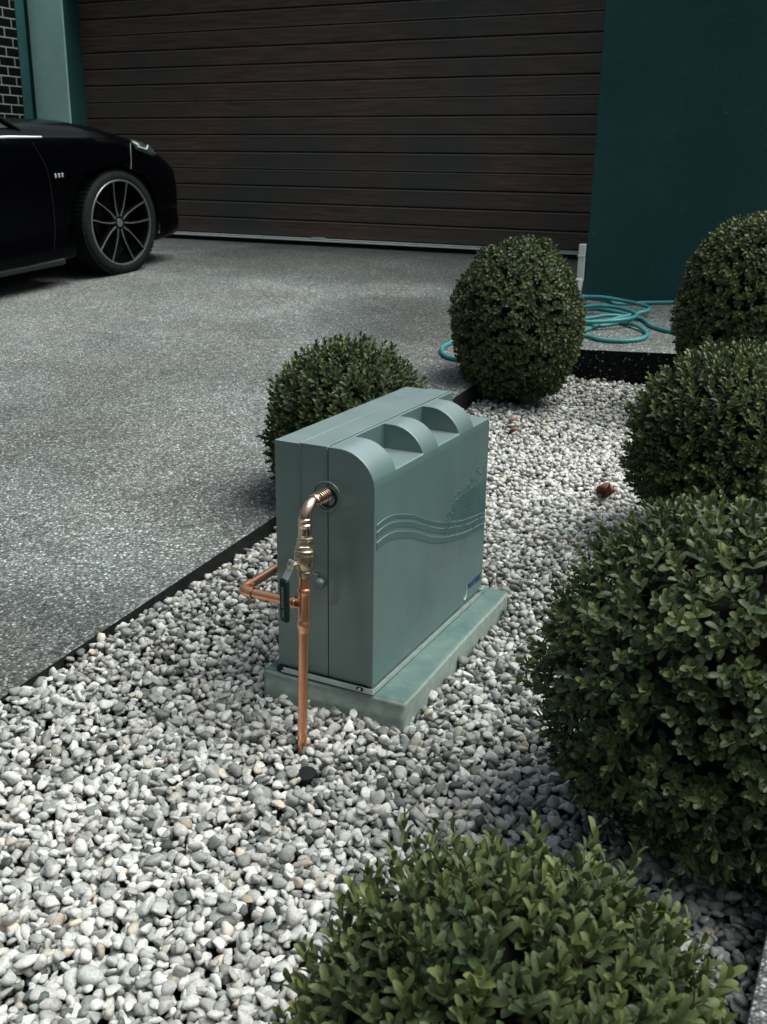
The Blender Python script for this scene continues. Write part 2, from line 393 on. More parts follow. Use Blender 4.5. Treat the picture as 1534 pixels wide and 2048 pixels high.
# ------------------------------------------------------------------ building
# garage door
PANEL = .1405
door_z0 = -.622
dX0, dX1, dY = -7.19, -1.74, 8.0
door = thing('garage_door', 'wide dark brown timber-look sectional garage door with horizontal ribs', 'garage door', (dX0, dY, door_z0))
W = dX1-dX0
NP = 16
secs = []
bm = bmesh.new(); bml = bmesh.new(); bmg = bmesh.new()
def rib_strip(bm, z0, z1, bev, y=0):
    # one rib: flat face with a sloped top shoulder catching the light
    prof = [(0.012, z0+.004), (0, z0+.010), (0, z1-.010), (.004, z1-.0045), (.012, z1-.003)]
    rows = [[bm.verts.new((x, y+p[0], p[1])) for x in (0, W)] for p in prof]
    for a, b in zip(rows[:-1], rows[1:]): bm.faces.new((a[0], a[1], b[1], b[0]))
sec_edges = {4, 8, 12}
for i in range(NP): rib_strip(bm, i*PANEL+.02, (i+1)*PANEL+.02, 0)
obj('door_panel', bm, M_door, door)
bmg2 = box_bm(0, W, .012, .05, .0, NP*PANEL+.05); obj('door_backing', bmg2, M_groove, door)
bm = bmesh.new()
for i in range(1, NP+1):
    z = i*PANEL+.02
    add_box(bm, 0, W, -.0025, .010, z-.0135, z-.0085)
    if i % 4 == 0: add_box(bm, 0, W, -.0025, .010, z+.006, z+.010)
obj('rib_highlight', bm, M_rib_highlight, door)  # pale strips put the rib-edge highlights into the colour
bm = bmesh.new(); add_box(bm, 0, W-.03, -.045, .012, -.006, .004); add_box(bm, 0, W-.03, -.012, .012, .0105, .0165)
obj('bottom_rail', bm, M_plain('white_aluminium', (.78, .80, .80), .5, .5, 0, .06), door, bevel=.001)
obj('bottom_seal', box_bm(0, W, -.004, .02, -.05, -.006), M_black, door)
obj('lock_plate', box_bm(2.46, 2.60, -.022, -.016, .020, .030), M_alu, door, bevel=.002)
# lintel above door, brick return, pilaster
top_z = 1.95
ln = obj('lintel', box_bm(dX0-.0, 3.0, 7.78, 8.3, door_z0+NP*PANEL+.03, top_z), M_wall); tag(ln, 'dark teal rendered lintel across the top of the garage door', 'lintel')
wl_ = obj('rendered_wall', box_bm(-1.785, 3.2, 6.26, 8.3, -1.2, door_z0+NP*PANEL+.027), M_wall, bevel=.006)
tag(wl_, 'large dark teal rendered wall to the right of the garage door', 'wall')
# rear strip: dark reveal
rv = obj('door_reveal', box_bm(-8.2, dX0, 7.803, 8.3, -.9, top_z), M_wall2, bevel=.003)
tag(rv, 'narrow dark teal reveal between the garage door and the pale pilaster', 'door jamb')
pil = obj('pilaster', box_bm(-7.60, dX0-.003, 7.78, 7.800, -.9, top_z), M_pilaster, bevel=.003)
tag(pil, 'pale teal rendered pilaster left of the garage door', 'pilaster')
pst = obj('corner_post', box_bm(-7.95, -7.500, 7.528, 7.635, -.9, top_z), M_wall2, bevel=.004)
tag(pst, 'dark teal square post between the black brick wall and the pale pilaster', 'post')
bk = obj('brick_wall', box_bm(-7.98, -7.505, 4.4, 7.525, -.9, top_z), M_brick)
tag(bk, 'black brick wall with pale mortar behind the parked car', 'brick wall')

# downpipe stub at the foot of the wall
dp = thing('downpipe', 'white plastic downpipe with an angled shoe at the foot of the dark teal wall', 'downpipe', (-1.805, 6.272, -.62))
obj('pipe_length', box_bm(-.030, .012, -.02, .035, -.03, .19), M_white, dp, bevel=.004)
obj('strap', box_bm(-.033, .012, -.023, .038, .115, .125), M_white, dp, bevel=.001)
bm = bmesh.new()
a = [(-.034, -.024, -.01), (.012, -.024, -.01), (.012, .038, -.01), (-.034, .038, -.01)]
b = [(-.085, -.050, -.115), (-.005, -.050, -.150), (-.005, .035, -.150), (-.085, .035, -.115)]
va = [bm.verts.new(p) for p in a]; vb = [bm.verts.new(p) for p in b]
for i in range(4): bm.faces.new((va[i], va[(i+1) % 4], vb[(i+1) % 4], vb[i]))
bm.faces.new(va); bm.faces.new(vb); bmesh.ops.recalc_face_normals(bm, faces=bm.faces[:])
obj('shoe', bm, M_white, dp, bevel=.010, seg=3)

# ------------------------------------------------------------------ pebbles (one mass of real stones)
def ico(sub):
    bm = bmesh.new(); bmesh.ops.create_icosphere(bm, subdivisions=sub, radius=1.0)
    V = np.array([v.co[:] for v in bm.verts]); F = np.array([[v.index for v in f.verts] for f in bm.faces]); bm.free(); return V, F
def stone_protos(sub, n, seed):
    r = np.random.default_rng(seed); V0, F = ico(sub); out = []
    for _ in range(n):
        V = V0.copy()
        for k in range(r.integers(6, 12)):
            nrm = r.normal(size=3); nrm /= np.linalg.norm(nrm); d = r.uniform(.34, .74)
            s = V@nrm; mk = s > d
            V[mk] -= np.outer((s[mk]-d)*.86, nrm)
        ph = r.uniform(0, 6, 3); V *= (1+.06*np.sin(V@r.normal(size=3)*2.5+ph[0]))[:, None]
        V += .05*np.sin(V[:, [1, 2, 0]]*r.uniform(2, 4)+ph); V[:, 0] *= 1+.40*r.uniform(-1, 1)*V[:, 1]; V[:, 2] *= 1+.30*r.uniform(-1, 1)*V[:, 0]
        out.append(V)
    return out, F
def rand_rot(n, r, tilt):
    yaw = r.uniform(0, 2*pi, n); ax = r.uniform(0, 2*pi, n); t = np.abs(r.normal(0, tilt, n))
    cz, sz = np.cos(yaw), np.sin(yaw)
    Rz = np.zeros((n, 3, 3)); Rz[:, 0, 0] = cz; Rz[:, 0, 1] = -sz; Rz[:, 1, 0] = sz; Rz[:, 1, 1] = cz; Rz[:, 2, 2] = 1
    u = np.stack([np.cos(ax), np.sin(ax), np.zeros(n)], 1); K = np.zeros((n, 3, 3))
    K[:, 0, 2] = u[:, 1]; K[:, 2, 0] = -u[:, 1]; K[:, 1, 2] = -u[:, 0]; K[:, 2, 1] = u[:, 0]
    I = np.eye(3)[None]; Rt = I+np.sin(t)[:, None, None]*K+(1-np.cos(t))[:, None, None]*(K@K)
    return Rt@Rz
def build_stones(P, size, rots, tones, hues, sub, name, seed):
    r = np.random.default_rng(seed); protos, F = stone_protos(sub, 40, 5)
    PV = np.array(protos); n = len(P); idx = r.integers(0, len(protos), n)
    sc = np.stack([size, size*r.uniform(.58, .92, n), size*r.uniform(.42, .74, n)], 1)
    V = PV[idx]*sc[:, None, :]; V = np.einsum('nij,nkj->nki', rots, V)+P[:, None, :]
    nv = PV.shape[1]; FF = (F[None]+(np.arange(n)*nv)[:, None, None]).reshape(-1, 3)
    return V.reshape(-1, 3), FF, np.repeat(tones, len(F)), np.repeat(hues, len(F))
Rn = np.array([cR[:], cU[:], cF[:]])
def pix(P):
    q = P@Rn.T; d = q[:, 2]; return 767+F_PX*q[:, 0]/d, 1024-F_PX*q[:, 1]/d, d
def pebble_field():
    r = np.random.default_rng(11)
    Vs, Fs, Ts, Hs, off = [], [], [], [], 0
    for layer, (sp, dz, tilt) in enumerate(((.0222, -.016, .8), (.0182, -.003, .75), (.031, .009, .60))):
        ys = np.arange(.35, RISE_Y, sp*.87); pts = []
        for j, y in enumerate(ys):
            xs = np.arange(EDGE_X-.0, KERB_X, sp)+(sp/2 if j % 2 else 0); pts.append(np.stack([xs, np.full(len(xs), y)], 1))
        p = np.concatenate(pts); p += r.uniform(-.38, .38, p.shape)*sp
        n = len(p)
        P = np.zeros((n, 3)); P[:, :2] = p
        und = np.array([noise.noise(Vector((a*3.3, b*3.3, 1.7))) for a, b in p])*.012+np.array([noise.noise(Vector((a*11, b*11, 4.7))) for a, b in p])*.006
        P[:, 2] = z_bed(p[:, 0], p[:, 1])+dz+und+r.normal(0, .0032, n)
        # the bed thins out to the driveway edge and the slab
        x, y, d = pix(P); lim = np.where(d < 2.4, 620, 200)
        keep = (d > .3) & (x > -lim) & (x < 1534+lim) & (y < 2048+620) & (y > 600)
        if layer == 0: keep &= (d < 3.6)
        if layer == 2: keep &= (r.uniform(0, 1, n) < .62)
        # slab and post hole stay free
        keep &= ~((P[:, 0] > -1.195) & (P[:, 0] < -.845) & (P[:, 1] > 1.80) & (P[:, 1] < 2.49))
        keep &= ~((P[:, 0]+1.010)**2+(P[:, 1]-1.645)**2 < .016**2)
        keep &= ~((P[:, 0]+.945)**2+(P[:, 1]-1.560)**2 < .022**2)
        keep &= (P[:, 0] > EDGE_X+.008)
        P = P[keep]; d = d[keep]; n = len(P)
        size = 1.13*np.clip(r.lognormal(math.log(.0136), .18, n), .0080, .021)
        if layer == 2: size *= 1.05
        blob = np.zeros(n)
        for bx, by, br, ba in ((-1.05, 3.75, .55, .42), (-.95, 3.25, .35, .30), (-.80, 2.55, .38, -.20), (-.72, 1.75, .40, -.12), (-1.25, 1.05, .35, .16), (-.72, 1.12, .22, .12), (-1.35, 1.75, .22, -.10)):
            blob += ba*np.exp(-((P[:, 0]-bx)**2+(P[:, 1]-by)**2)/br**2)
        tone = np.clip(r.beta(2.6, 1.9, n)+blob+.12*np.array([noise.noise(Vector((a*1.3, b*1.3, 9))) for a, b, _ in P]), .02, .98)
        dk = r.uniform(0, 1, n) < .045; tone[dk] = r.uniform(0, .2, dk.sum()); wh = r.uniform(0, 1, n) < .10; tone[wh] = r.uniform(.8, 1, wh.sum())
        hue = r.uniform(0, 1, n); rots = rand_rot(n, r, tilt)
        for nearflag, sub in ((True, 2), (False, 1)):
            mk = (d < 2.45) if nearflag else (d >= 2.45)
            if layer == 0 and nearflag: sub = 1
            if mk.sum() == 0: continue
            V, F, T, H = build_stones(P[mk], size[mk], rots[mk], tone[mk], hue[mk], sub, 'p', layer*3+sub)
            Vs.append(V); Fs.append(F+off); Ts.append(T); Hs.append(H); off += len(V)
    V = np.concatenate(Vs); F = np.concatenate(Fs)
    me = mesh_np('gravel', V, F); face_attr(me, 'tone', np.concatenate(Ts)); face_attr(me, 'hue', np.concatenate(Hs))
    print('gravel faces', len(F))
    return me
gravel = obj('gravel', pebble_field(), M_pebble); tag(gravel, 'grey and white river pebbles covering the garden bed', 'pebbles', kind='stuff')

# ------------------------------------------------------------------ box balls
def leaf_template(near):
    # leaf along +Y, opening to +Z, folded slightly
    st = [(0, .08, 0), (.20, .32, .03), (.50, .50, .05), (.78, .48, .03), (.93, .30, -.01), (1.0, .07, -.03)] if near else [(0, .12, 0), (.45, .50, .05), (.82, .46, .02), (1.0, .10, -.03)]
    V = []; F = []
    for y, w, z in st: V += [(-w*.5, y, z+w*.16), (0, y, z), (w*.5, y, z+w*.16)]
    for i in range(len(st)-1):
        a = i*3; F += [(a, a+1, a+4, a+3), (a+1, a+2, a+5, a+4)]
    return np.array(V, float), np.array(F)
def bush(name_label, c, rad, seed, leaf=.021, wid=.52, dens=2100, up=.35, shag=.06, near=True, tone_bias=0.0, flat=.80, cutview=None, tall=0.0, taper=0.0, open0=72, pairs=4, space=.40, group='clipped box balls in the pebble bed'):
    r = np.random.default_rng(seed); c = np.array(c, float); rad = np.array(rad, float)
    root = thing('box_shrub', name_label, 'shrub', (c[0], c[1], c[2]-rad[2]*.98), group=group)
    base = np.array([c[0], c[1], c[2]-rad[2]*.98])
    area = 4*pi*((rad[0]*rad[1])**1.6/3+2*(rad[0]*rad[2])**1.6/3)**(1/1.6); n = int(area*dens)
    k = np.arange(n)+.5; ph = np.arccos(1-2*k/n); th = pi*(1+5**.5)*k
    D = np.stack([np.cos(th)*np.sin(ph), np.sin(th)*np.sin(ph), np.cos(ph)], 1)+r.normal(0, .035, (n, 3)); D /= np.linalg.norm(D, axis=1)[:, None]
    lump = np.array([noise.noise(Vector(d*2.2+np.array([seed, 0, 0])))*.07+noise.noise(Vector(d*6+np.array([seed, 3, 0])))*.045 for d in D])
    layers = [(1.0, 1.0), (.90, .8)] if near else [(1.0, 1.0), (.91, .6)]
    LV, LF, LT = [], [], []; T0, F0 = leaf_template(near); off = 0
    for fr, prob in layers:
        mk = r.uniform(0, 1, n) < prob
        d = D[mk]; m = len(d)
        rr = fr*(1+lump[mk])+r.normal(0, shag*.35, m)+(np.maximum(0, r.normal(0, 1, m)-1.2)*shag if fr == 1 else 0)
        rr = rr*(1-taper*np.clip(d[:, 2]+.1, 0, 1)*(1-d[:, 2]**4))
        rr = rr + tall*np.clip(d[:, 2], 0, 1)*np.maximum(0, r.normal(0, 1, m))
        P = d*rr[:, None]*rad
        P[:, 2] = np.where(P[:, 2] < -rad[2]*flat, -rad[2]*flat+(P[:, 2]+rad[2]*flat)*.25, P[:, 2])
        nrm = d/rad; nrm /= np.linalg.norm(nrm, axis=1)[:, None]
        ax = nrm+np.array([0, 0, up])+r.normal(0, .25, (m, 3)); ax /= np.linalg.norm(ax, axis=1)[:, None]
        e1 = np.cross(ax, r.normal(size=(m, 3))); e1 /= np.linalg.norm(e1, axis=1)[:, None]; e2 = np.cross(ax, e1)
        stone = np.clip(r.beta(1.6, 3.2, m)+tone_bias, 0, 1)
        npair = pairs if near else 3
        sz = leaf*r.uniform(.8, 1.2, m)
        for pr in range(npair):
            t = pr/(npair-1)
            opening = radians(open0-(open0-24)*t)                   # lower leaves spread, tip leaves close
            for sgn in (0, 1):
                a = pr*pi/2+sgn*pi+r.normal(0, .25, m)
                out = e1*np.cos(a)[:, None]+e2*np.sin(a)[:, None]
                opn = opening+r.normal(0, .16, m)
                ld = out*np.sin(opn)[:, None]+ax*np.cos(opn)[:, None]        # leaf direction
                up_ = ax*np.sin(opn)[:, None]-out*np.cos(opn)[:, None]       # its upper face
                sd_ = np.cross(ld, up_)
                s = sz*(1.05-.30*t)*r.uniform(.85, 1.12, m)
                root_ = P+ax*((pr-npair*.55)*leaf*space)
                w = wid/.52
                V = root_[:, None, :]+s[:, None, None]*(T0[None, :, 0, None]*w*sd_[:, None, :]+T0[None, :, 1, None]*ld[:, None, :]+T0[None, :, 2, None]*up_[:, None, :])
                LV.append(V.reshape(-1, 3)); LF.append((F0[None]+(np.arange(m)*len(T0))[:, None, None]).reshape(-1, 4)+off); off += m*len(T0)
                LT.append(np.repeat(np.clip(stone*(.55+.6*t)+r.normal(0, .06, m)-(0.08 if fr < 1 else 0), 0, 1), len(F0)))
    V = np.concatenate(LV)+(c-base); F = np.concatenate(LF)
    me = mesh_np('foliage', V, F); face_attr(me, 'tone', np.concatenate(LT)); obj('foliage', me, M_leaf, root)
    # inner twigs: branching stems, with a dark core standing in for inner shade
    bm = bmesh.new()
    for i in range(90):
        d = Vector(r.normal(size=3)).normalized(); 
        if d.z < -.4: d.z = -d.z
        p1 = Vector((d.x*rad[0]*.3, d.y*rad[1]*.3, rad[2]*.45+d.z*.2*rad[2])); p2 = Vector((d.x*rad[0]*.88, d.y*rad[1]*.88, rad[2]*.98+d.z*rad[2]*.86))
        add_tube(bm, [(d.x*.012, d.y*.012, -.02), tuple(p1), tuple((p1+p2)*.5+Vector(r.normal(0, .01, 3))), tuple(p2)], [.006, .004, .003, .0015], 5)
    v0 = len(bm.verts)
    sp = bmesh.ops.create_icosphere(bm, subdivisions=4, radius=1.0)
    for v in sp['verts']:
        q = v.co.copy(); f = .78+.10*noise.noise(q*4+Vector((seed, 1, 1)))+.06*noise.noise(q*11)
        v.co = Vector((q.x*rad[0]*f, q.y*rad[1]*f, rad[2]*.98+max(q.z*f, -flat*.9)*rad[2]))
    obj('branches_and_core', bm, M_twig_core, root, sm=80)
    return root
BUSH = [
 ('round clipped box ball in front of the garage door, left of the coiled hose', (-1.555, 4.42, -.662), (.286, .286, .365), 1, dict(taper=.015, leaf=.0205, wid=.60, dens=1900, up=.15, shag=.03, near=False, tone_bias=.02)),
 ('box ball half hidden behind the green equipment cabinet at the driveway edge', (-1.565, 2.86, -.815), (.250, .250, .270), 2, dict(open0=60, pairs=5, space=.45, leaf=.025, wid=.46, dens=1200, up=.5, shag=.06, near=True, tall=.02, tone_bias=-.02)),
 ('box ball against the dark teal wall at the right edge, behind two others', (-.60, 4.62, -.575), (.290, .290, .40), 3, dict(leaf=.0205, wid=.60, dens=1900, up=.15, shag=.03, near=False, tone_bias=.10)),
 ('middle box ball of the right-hand row, above the brown dry leaf', (-.420, 3.12, -.775), (.275, .275, .275), 4, dict(open0=60, pairs=5, space=.45, leaf=.026, wid=.44, dens=1150, up=.55, shag=.05, near=True, tall=.035, tone_bias=.10)),
 ('largest dark box ball right of the green equipment cabinet', (-.195, 1.735, -.862), (.305, .305, .305), 5, dict(leaf=.0235, wid=.50, dens=1150, up=.20, shag=.08, near=True, tall=.03, tone_bias=-.03, open0=68, space=.44)),
 ('box ball with long upright shoots in the near foreground', (-.280, .905, -1.005), (.240, .240, .222), 6, dict(leaf=.030, wid=.40, dens=1050, up=1.1, shag=.09, near=True, tall=.10, tone_bias=.13, open0=56, pairs=5, space=.50)),
]
for lab, c, rad, seed, kw in BUSH: bush(lab, c, rad, seed, **kw)

# ------------------------------------------------------------------ slab and cabinet
SLAB_Z = -1.103
bm = bmesh.new()
add_box(bm, -.187, .172, -.352, .35, -.12, 0)
bmesh.ops.subdivide_edges(bm, edges=bm.edges[:], cuts=9, use_grid_fill=True)
for v in bm.verts:
    q = v.co*9; dsp = Vector((noise.noise(q), noise.noise(q+Vector((7, 0, 0))), noise.noise(q+Vector((0, 9, 0)))))*.0025
    if v.co.z > -.001: dsp.z *= .3
    v.co += dsp
    if v.co.z < -.03: v.co.y += -.006 if v.co.y < -.34 else 0
slab = obj('concrete_slab', bm, M_slab, sm=35, bevel=.009, seg=3)
slab.location = (-1.022, 2.145, SLAB_Z); slab.rotation_euler = (0, 0, radians(1.6))
tag(slab, 'thin mist green concrete slab under the equipment cabinet, sunk in the pebbles', 'concrete slab')

CX, CY, CZ = -.922, 1.801, -1.100      # cabinet front right bottom corner
cab = thing('equipment_cabinet', 'mist green plastic pump cabinet with scalloped shoulder on the concrete slab', 'cabinet', (CX, CY, CZ))
L, H, WD = .650, .545, .242
SEAM = -.1115
ax_, bz_ = .085, .080
def arc_pts(n=12):
    return [(-ax_+ax_*sin(pi/2*i/n), H-bz_+bz_*cos(pi/2*i/n)) for i in range(n+1)]
def apply_mods(o):
    dg = bpy.context.evaluated_depsgraph_get(); me = bpy.data.meshes.new_from_object(o.evaluated_get(dg)); o.modifiers.clear(); o.data = me
# right (front) shell
NZ, XI = .486, -.105
arc = arc_pts(14)
# arc point where z = NZ
tt = math.acos((NZ-(H-bz_))/bz_); xN = -ax_+ax_*sin(tt)
below = [p for p in arc if p[1] < NZ-1e-4]
above = [p for p in arc if p[1] > NZ+1e-4]
bm = bmesh.new()
ystat = [0, .105, .244, .328, .453, .544, L]
nmask = [0, 1, 0, 1, 0, 1]
def vert(x, y, z, cache={}):
    k = (round(x, 5), round(y, 5), round(z, 5))
    if k not in cache: cache[k] = bm.verts.new((x, y, z))
    return cache[k]
Z0 = .012
common = [(xN, NZ)]+below+[(0, Z0+.18), (0, Z0), (SEAM+.0008, Z0), (SEAM+.0008, H), (XI, H)]
for y0, y1, nt in zip(ystat[:-1], ystat[1:], nmask):
    if nt: mid = [(XI, H), (XI, NZ), (xN, NZ)]
    else: mid = [(XI, H)]+above+[(xN, NZ)]
    prof = mid+common[1:-1]
    for a, b in zip(prof, prof[1:]+prof[:1]):
        bm.faces.new((vert(a[0], y0, a[1]), vert(b[0], y0, b[1]), vert(b[0], y1, b[1]), vert(a[0], y1, a[1])))
# scallop side walls
for y, (l, rgt) in zip(ystat[1:-1], zip(nmask[:-1], nmask[1:])):
    if l != rgt: bm.faces.new([vert(x, y, z) for x, z in [(XI, H)]+above+[(xN, NZ), (XI, NZ)]])
bm.faces.new([vert(x, 0, z) for x, z in [(XI, H)]+above+common[:-1]])
bm.faces.new([vert(x, L, z) for x, z in [(XI, H), (XI, NZ)]+common[:-1]])
bmesh.ops.recalc_face_normals(bm, faces=bm.faces[:])
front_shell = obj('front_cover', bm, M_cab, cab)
# left (rear) shell, with its little ridge
bm = bmesh.new()
prof = [(SEAM-.0008, Z0), (SEAM-.0008, H-.0004), (-.178, H-.0004), (-.180, H-.0022), (-WD+.0, H-.0022), (-WD, Z0)]
va = [bm.verts.new((x, 0.001, z)) for x, z in prof]; vb = [bm.verts.new((x, L-.001, z)) for x, z in prof]
for i in range(6): bm.faces.new((va[i], va[(i+1) % 6], vb[(i+1) % 6], vb[i]))
bm.faces.new(va); bm.faces.new(vb); bmesh.ops.recalc_face_normals(bm, faces=bm.faces[:])
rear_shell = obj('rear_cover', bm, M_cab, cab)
# taper of the rear shell's left face (the box leans in a little towards the foot)
# pipe opening cut through both shells
bm = bmesh.new(); add_lathe(bm, [(-.05, .0315), (.045, .0315)], (-.113, 0, .436), (0, 1, 0), 40)
cut = obj('cut', bm, None)
cut.parent = cab
bpy.context.view_layer.update()
for sh in (front_shell, rear_shell):
    md = sh.modifiers.new('b', 'BOOLEAN'); md.operation = 'DIFFERENCE'; md.object = cut; md.solver = 'EXACT'
    apply_mods(sh)
    md = sh.modifiers.new('bevel', 'BEVEL'); md.width = .0100; md.segments = 5; md.limit_method = 'ANGLE'; md.angle_limit = radians(34); md.use_clamp_overlap = True
    smooth(sh.data)
    md = sh.modifiers.new('wn', 'WEIGHTED_NORMAL'); md.keep_sharp = False; md.weight = 80
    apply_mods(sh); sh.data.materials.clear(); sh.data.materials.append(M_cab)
bpy.data.objects.remove(cut)
bm = bmesh.new(); add_lathe(bm, [(0, .031), (.006, .031)], (-.113, .036, .436), (0, 1, 0), 32); obj('opening_lining', bm, M_black, cab)
bm = bmesh.new(); add_tube(bm, [(-.113+.0325*cos(a), -.0005, .436+.0325*sin(a)) for a in [2*pi*i/40 for i in range(40)]], .0022, 8, False, True)
obj('opening_rim', bm, M_cab, cab, sm=80)
bm = bmesh.new(); add_lathe(bm, [(-.002, .017), (-.002, .0215), (.010, .023), (.030, .023)], (-.110, 0, .433), (0, 1, 0), 32, caps=False); obj('opening_grommet', bm, M_black, cab, sm=40)
# base tray with lip and its dark feet
bm = bmesh.new(); add_box(bm, -WD+.012, .007, -.010, L+.004, 0, .0035); add_box(bm, -WD+.018, .006, -.0095, -.0078, .0035, .0125); add_box(bm, .0045, .0065, -.0078, L, .0035, .010)
obj('base_tray', bm, M_alu, cab, bevel=.0006)
for (x0, x1) in ((-WD-.0, -WD+.020), (-.034, -.018)):
    obj('foot', box_bm(x0, x1, -.0075 if x1 < -.1 else -.0108, .010, .0036 if x1 > -.1 else -.0005, .0118), M_black, cab)
bm = bmesh.new(); add_lathe(bm, [(0, .0035), (.003, .0035), (.0042, .002)], (-.026, -.0108, .0075), (0, -1, 0), 6); obj('screw', bm, M_alu, cab)
obj('foot', box_bm(-.02, .008, L-.02, L+.014, .0037, .013), M_alu, cab)
# vents / bolts in the scallops
for y in (.150, .372, .600):
    bm = bmesh.new(); add_lathe(bm, [(0, .0125), (.0022, .0125), (.0024, .009)], (XI, y, .5185), (1, 0, 0), 24); v = obj('drain_hole', bm, M_black, cab, sm=40)
    bm = bmesh.new(); add_lathe(bm, [(0, .0052), (.0045, .0045), (.0058, .001)], (XI+.0022, y+.001, .5140), (1, 0, 0), 14); obj('bolt', bm, M_alu, v, sm=50)
for x, z in ((-.1125, H), (-.1785, H-.0006)):
    bm = bmesh.new(); add_tube(bm, [(x, -.0002, .47 if x > -.15 else .03), (x, -.0002, z-.009), (x, .0022, z-.0030), (x, .008, z), (x, L-.008, z), (x, L+.0002, z-.008)], .0013, 6)
    obj('moulding_bead', bm, M_cab, cab, sm=80)
# latch knob on the front and the faint round boss beside it
bm = bmesh.new(); add_lathe(bm, [(0, .0115), (.006, .0120), (.011, .0100), (.014, .005), (.0146, .001)], (-.129, 0, .236), (0, -1, 0), 24)
kn = obj('latch_knob', bm, M_cab, cab, sm=60)
bm = bmesh.new(); add_box(bm, -.148, -.134, -.006, .0, .243, .256); obj('latch_tab', bm, M_cab, kn, bevel=.002)
bm = bmesh.new()
N = 20
a = [(-.109+.030*sin(pi*i/N), .236+.045*cos(pi*i/N)) for i in range(N+1)]
va = [bm.verts.new((x, -.0012, z)) for x, z in a]; vb = [bm.verts.new((x+.003*(x+.109)/.03, .0005, z+(z-.236)*.08)) for x, z in a]
bm.faces.new(va)
for i in range(N): bm.faces.new((va[i], va[i+1], vb[i+1], vb[i]))
bmesh.ops.recalc_face_normals(bm, faces=bm.faces[:]); obj('boss', bm, M_cab, cab, sm=60)
# embossed waves on the long face
wave = [(.012, .387), (.05, .3905), (.095, .3860), (.14, .374), (.19, .3575), (.24, .336), (.29, .314), (.34, .295), (.39, .279), (.44, .266), (.50, .2520), (.56, .243), (.62, .235), (.648, .232)]
def wv(y):
    for (a, za), (b, zb) in zip(wave[:-1], wave[1:]):
        if y <= b: t = (y-a)/(b-a); return za+(zb-za)*t
    return wave[-1][1]
P = catmull([(y, z, 0) for y, z in wave], 5)
for o0, o1 in ((0, -.0085), (-.0165, -.0295), (-.0400, -.0560)):
    bm = bmesh.new(); rows = []
    for p in P:
        if p.x > .635: break
        sh = 1-.25*max(0, (p.x-.3)/.35)
        zz0, zz1 = p.y+o0*sh, p.y+o1*sh
        rows.append([bm.verts.new((-.0005, p.x, zz0+.0012)), bm.verts.new((.0011, p.x, zz0)), bm.verts.new((.0011, p.x, zz1)), bm.verts.new((-.0005, p.x, zz1-.0012))])
    for r0, r1 in zip(rows[:-1], rows[1:]):
        for i in range(3): bm.faces.new((r0[i], r0[i+1], r1[i+1], r1[i]))
    bm.faces.new(rows[0]); bm.faces.new(rows[-1]); bmesh.ops.recalc_face_normals(bm, faces=bm.faces[:])
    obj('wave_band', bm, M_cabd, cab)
# embossed foliage picture growing towards the far edge
r = np.random.default_rng(3); bm = bmesh.new()
poly_top = [(.36, .292), (.40, .305), (.449, .342), (.50, .352), (.544, .362), (.60, .372), (.647, .385)]
cnt = 0
while cnt < 230:
    y = r.uniform(.365, .642); zt = np.interp(y, [p[0] for p in poly_top], [p[1] for p in poly_top]); z = r.uniform(wv(y)-.030, zt+.006)
    if z > zt+r.uniform(-.008, .008): continue
    if wv(y)+.01 < z < zt-.035 and r.uniform() < .55: continue
    s = r.uniform(.0035, .0085); a = r.uniform(0, pi); hgt = r.uniform(.0018, .0036)
    n = 7; ring = [bm.verts.new((-.0003, y+s*cos(2*pi*k/n)*cos(a)-s*.5*sin(2*pi*k/n)*sin(a), z+s*cos(2*pi*k/n)*sin(a)+s*.5*sin(2*pi*k/n)*cos(a))) for k in range(n)]
    top_ = bm.verts.new((hgt, y, z))
    for k in range(n): bm.faces.new((ring[k], ring[(k+1) % n], top_))
    cnt += 1
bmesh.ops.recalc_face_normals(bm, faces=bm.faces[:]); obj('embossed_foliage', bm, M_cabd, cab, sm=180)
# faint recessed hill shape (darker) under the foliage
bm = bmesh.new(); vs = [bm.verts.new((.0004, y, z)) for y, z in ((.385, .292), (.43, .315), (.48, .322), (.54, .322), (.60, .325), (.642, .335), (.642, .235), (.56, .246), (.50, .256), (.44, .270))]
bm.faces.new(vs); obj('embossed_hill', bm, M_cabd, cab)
# blue lettering and pale swoosh near the foot
def text_mesh(body, size, shear=0.0, ext=.0003, space=1.0):
    cu = bpy.data.curves.new('t', 'FONT'); cu.body = body; cu.size = size; cu.extrude = ext; cu.shear = shear; cu.align_x = 'LEFT'; cu.space_character = space; cu.offset = size*.012
    o = bpy.data.objects.new('t', cu); COL.objects.link(o); bpy.context.view_layer.update()
    dg = bpy.context.evaluated_depsgraph_get(); me = bpy.data.meshes.new_from_object(o.evaluated_get(dg)); bpy.data.objects.remove(o); return me
M_blue = M_plain('blue_print', (.010, .028, .16), .5, .3)
tm = text_mesh('WATERS', .0235, .25); lt = obj('lettering', tm, M_blue, cab)
lt.matrix_local = Matrix(((0, 0, 1, .0006), (1, 0, 0, .541), (0, 1, 0, .044), (0, 0, 0, 1)))
bm = bmesh.new()
pts = [(.523+.013*cos(a), .046+.022*sin(a)) for a in [radians(-150+i*14) for i in range(17)]]
add_tube(bm, [(.0003, y, z) for y, z in pts], [.0006+.0022*sin(pi*i/16) for i in range(17)], 6)
obj('logo_swoosh', bm, M_plain('pale_print', (.28, .36, .33), .5), cab)

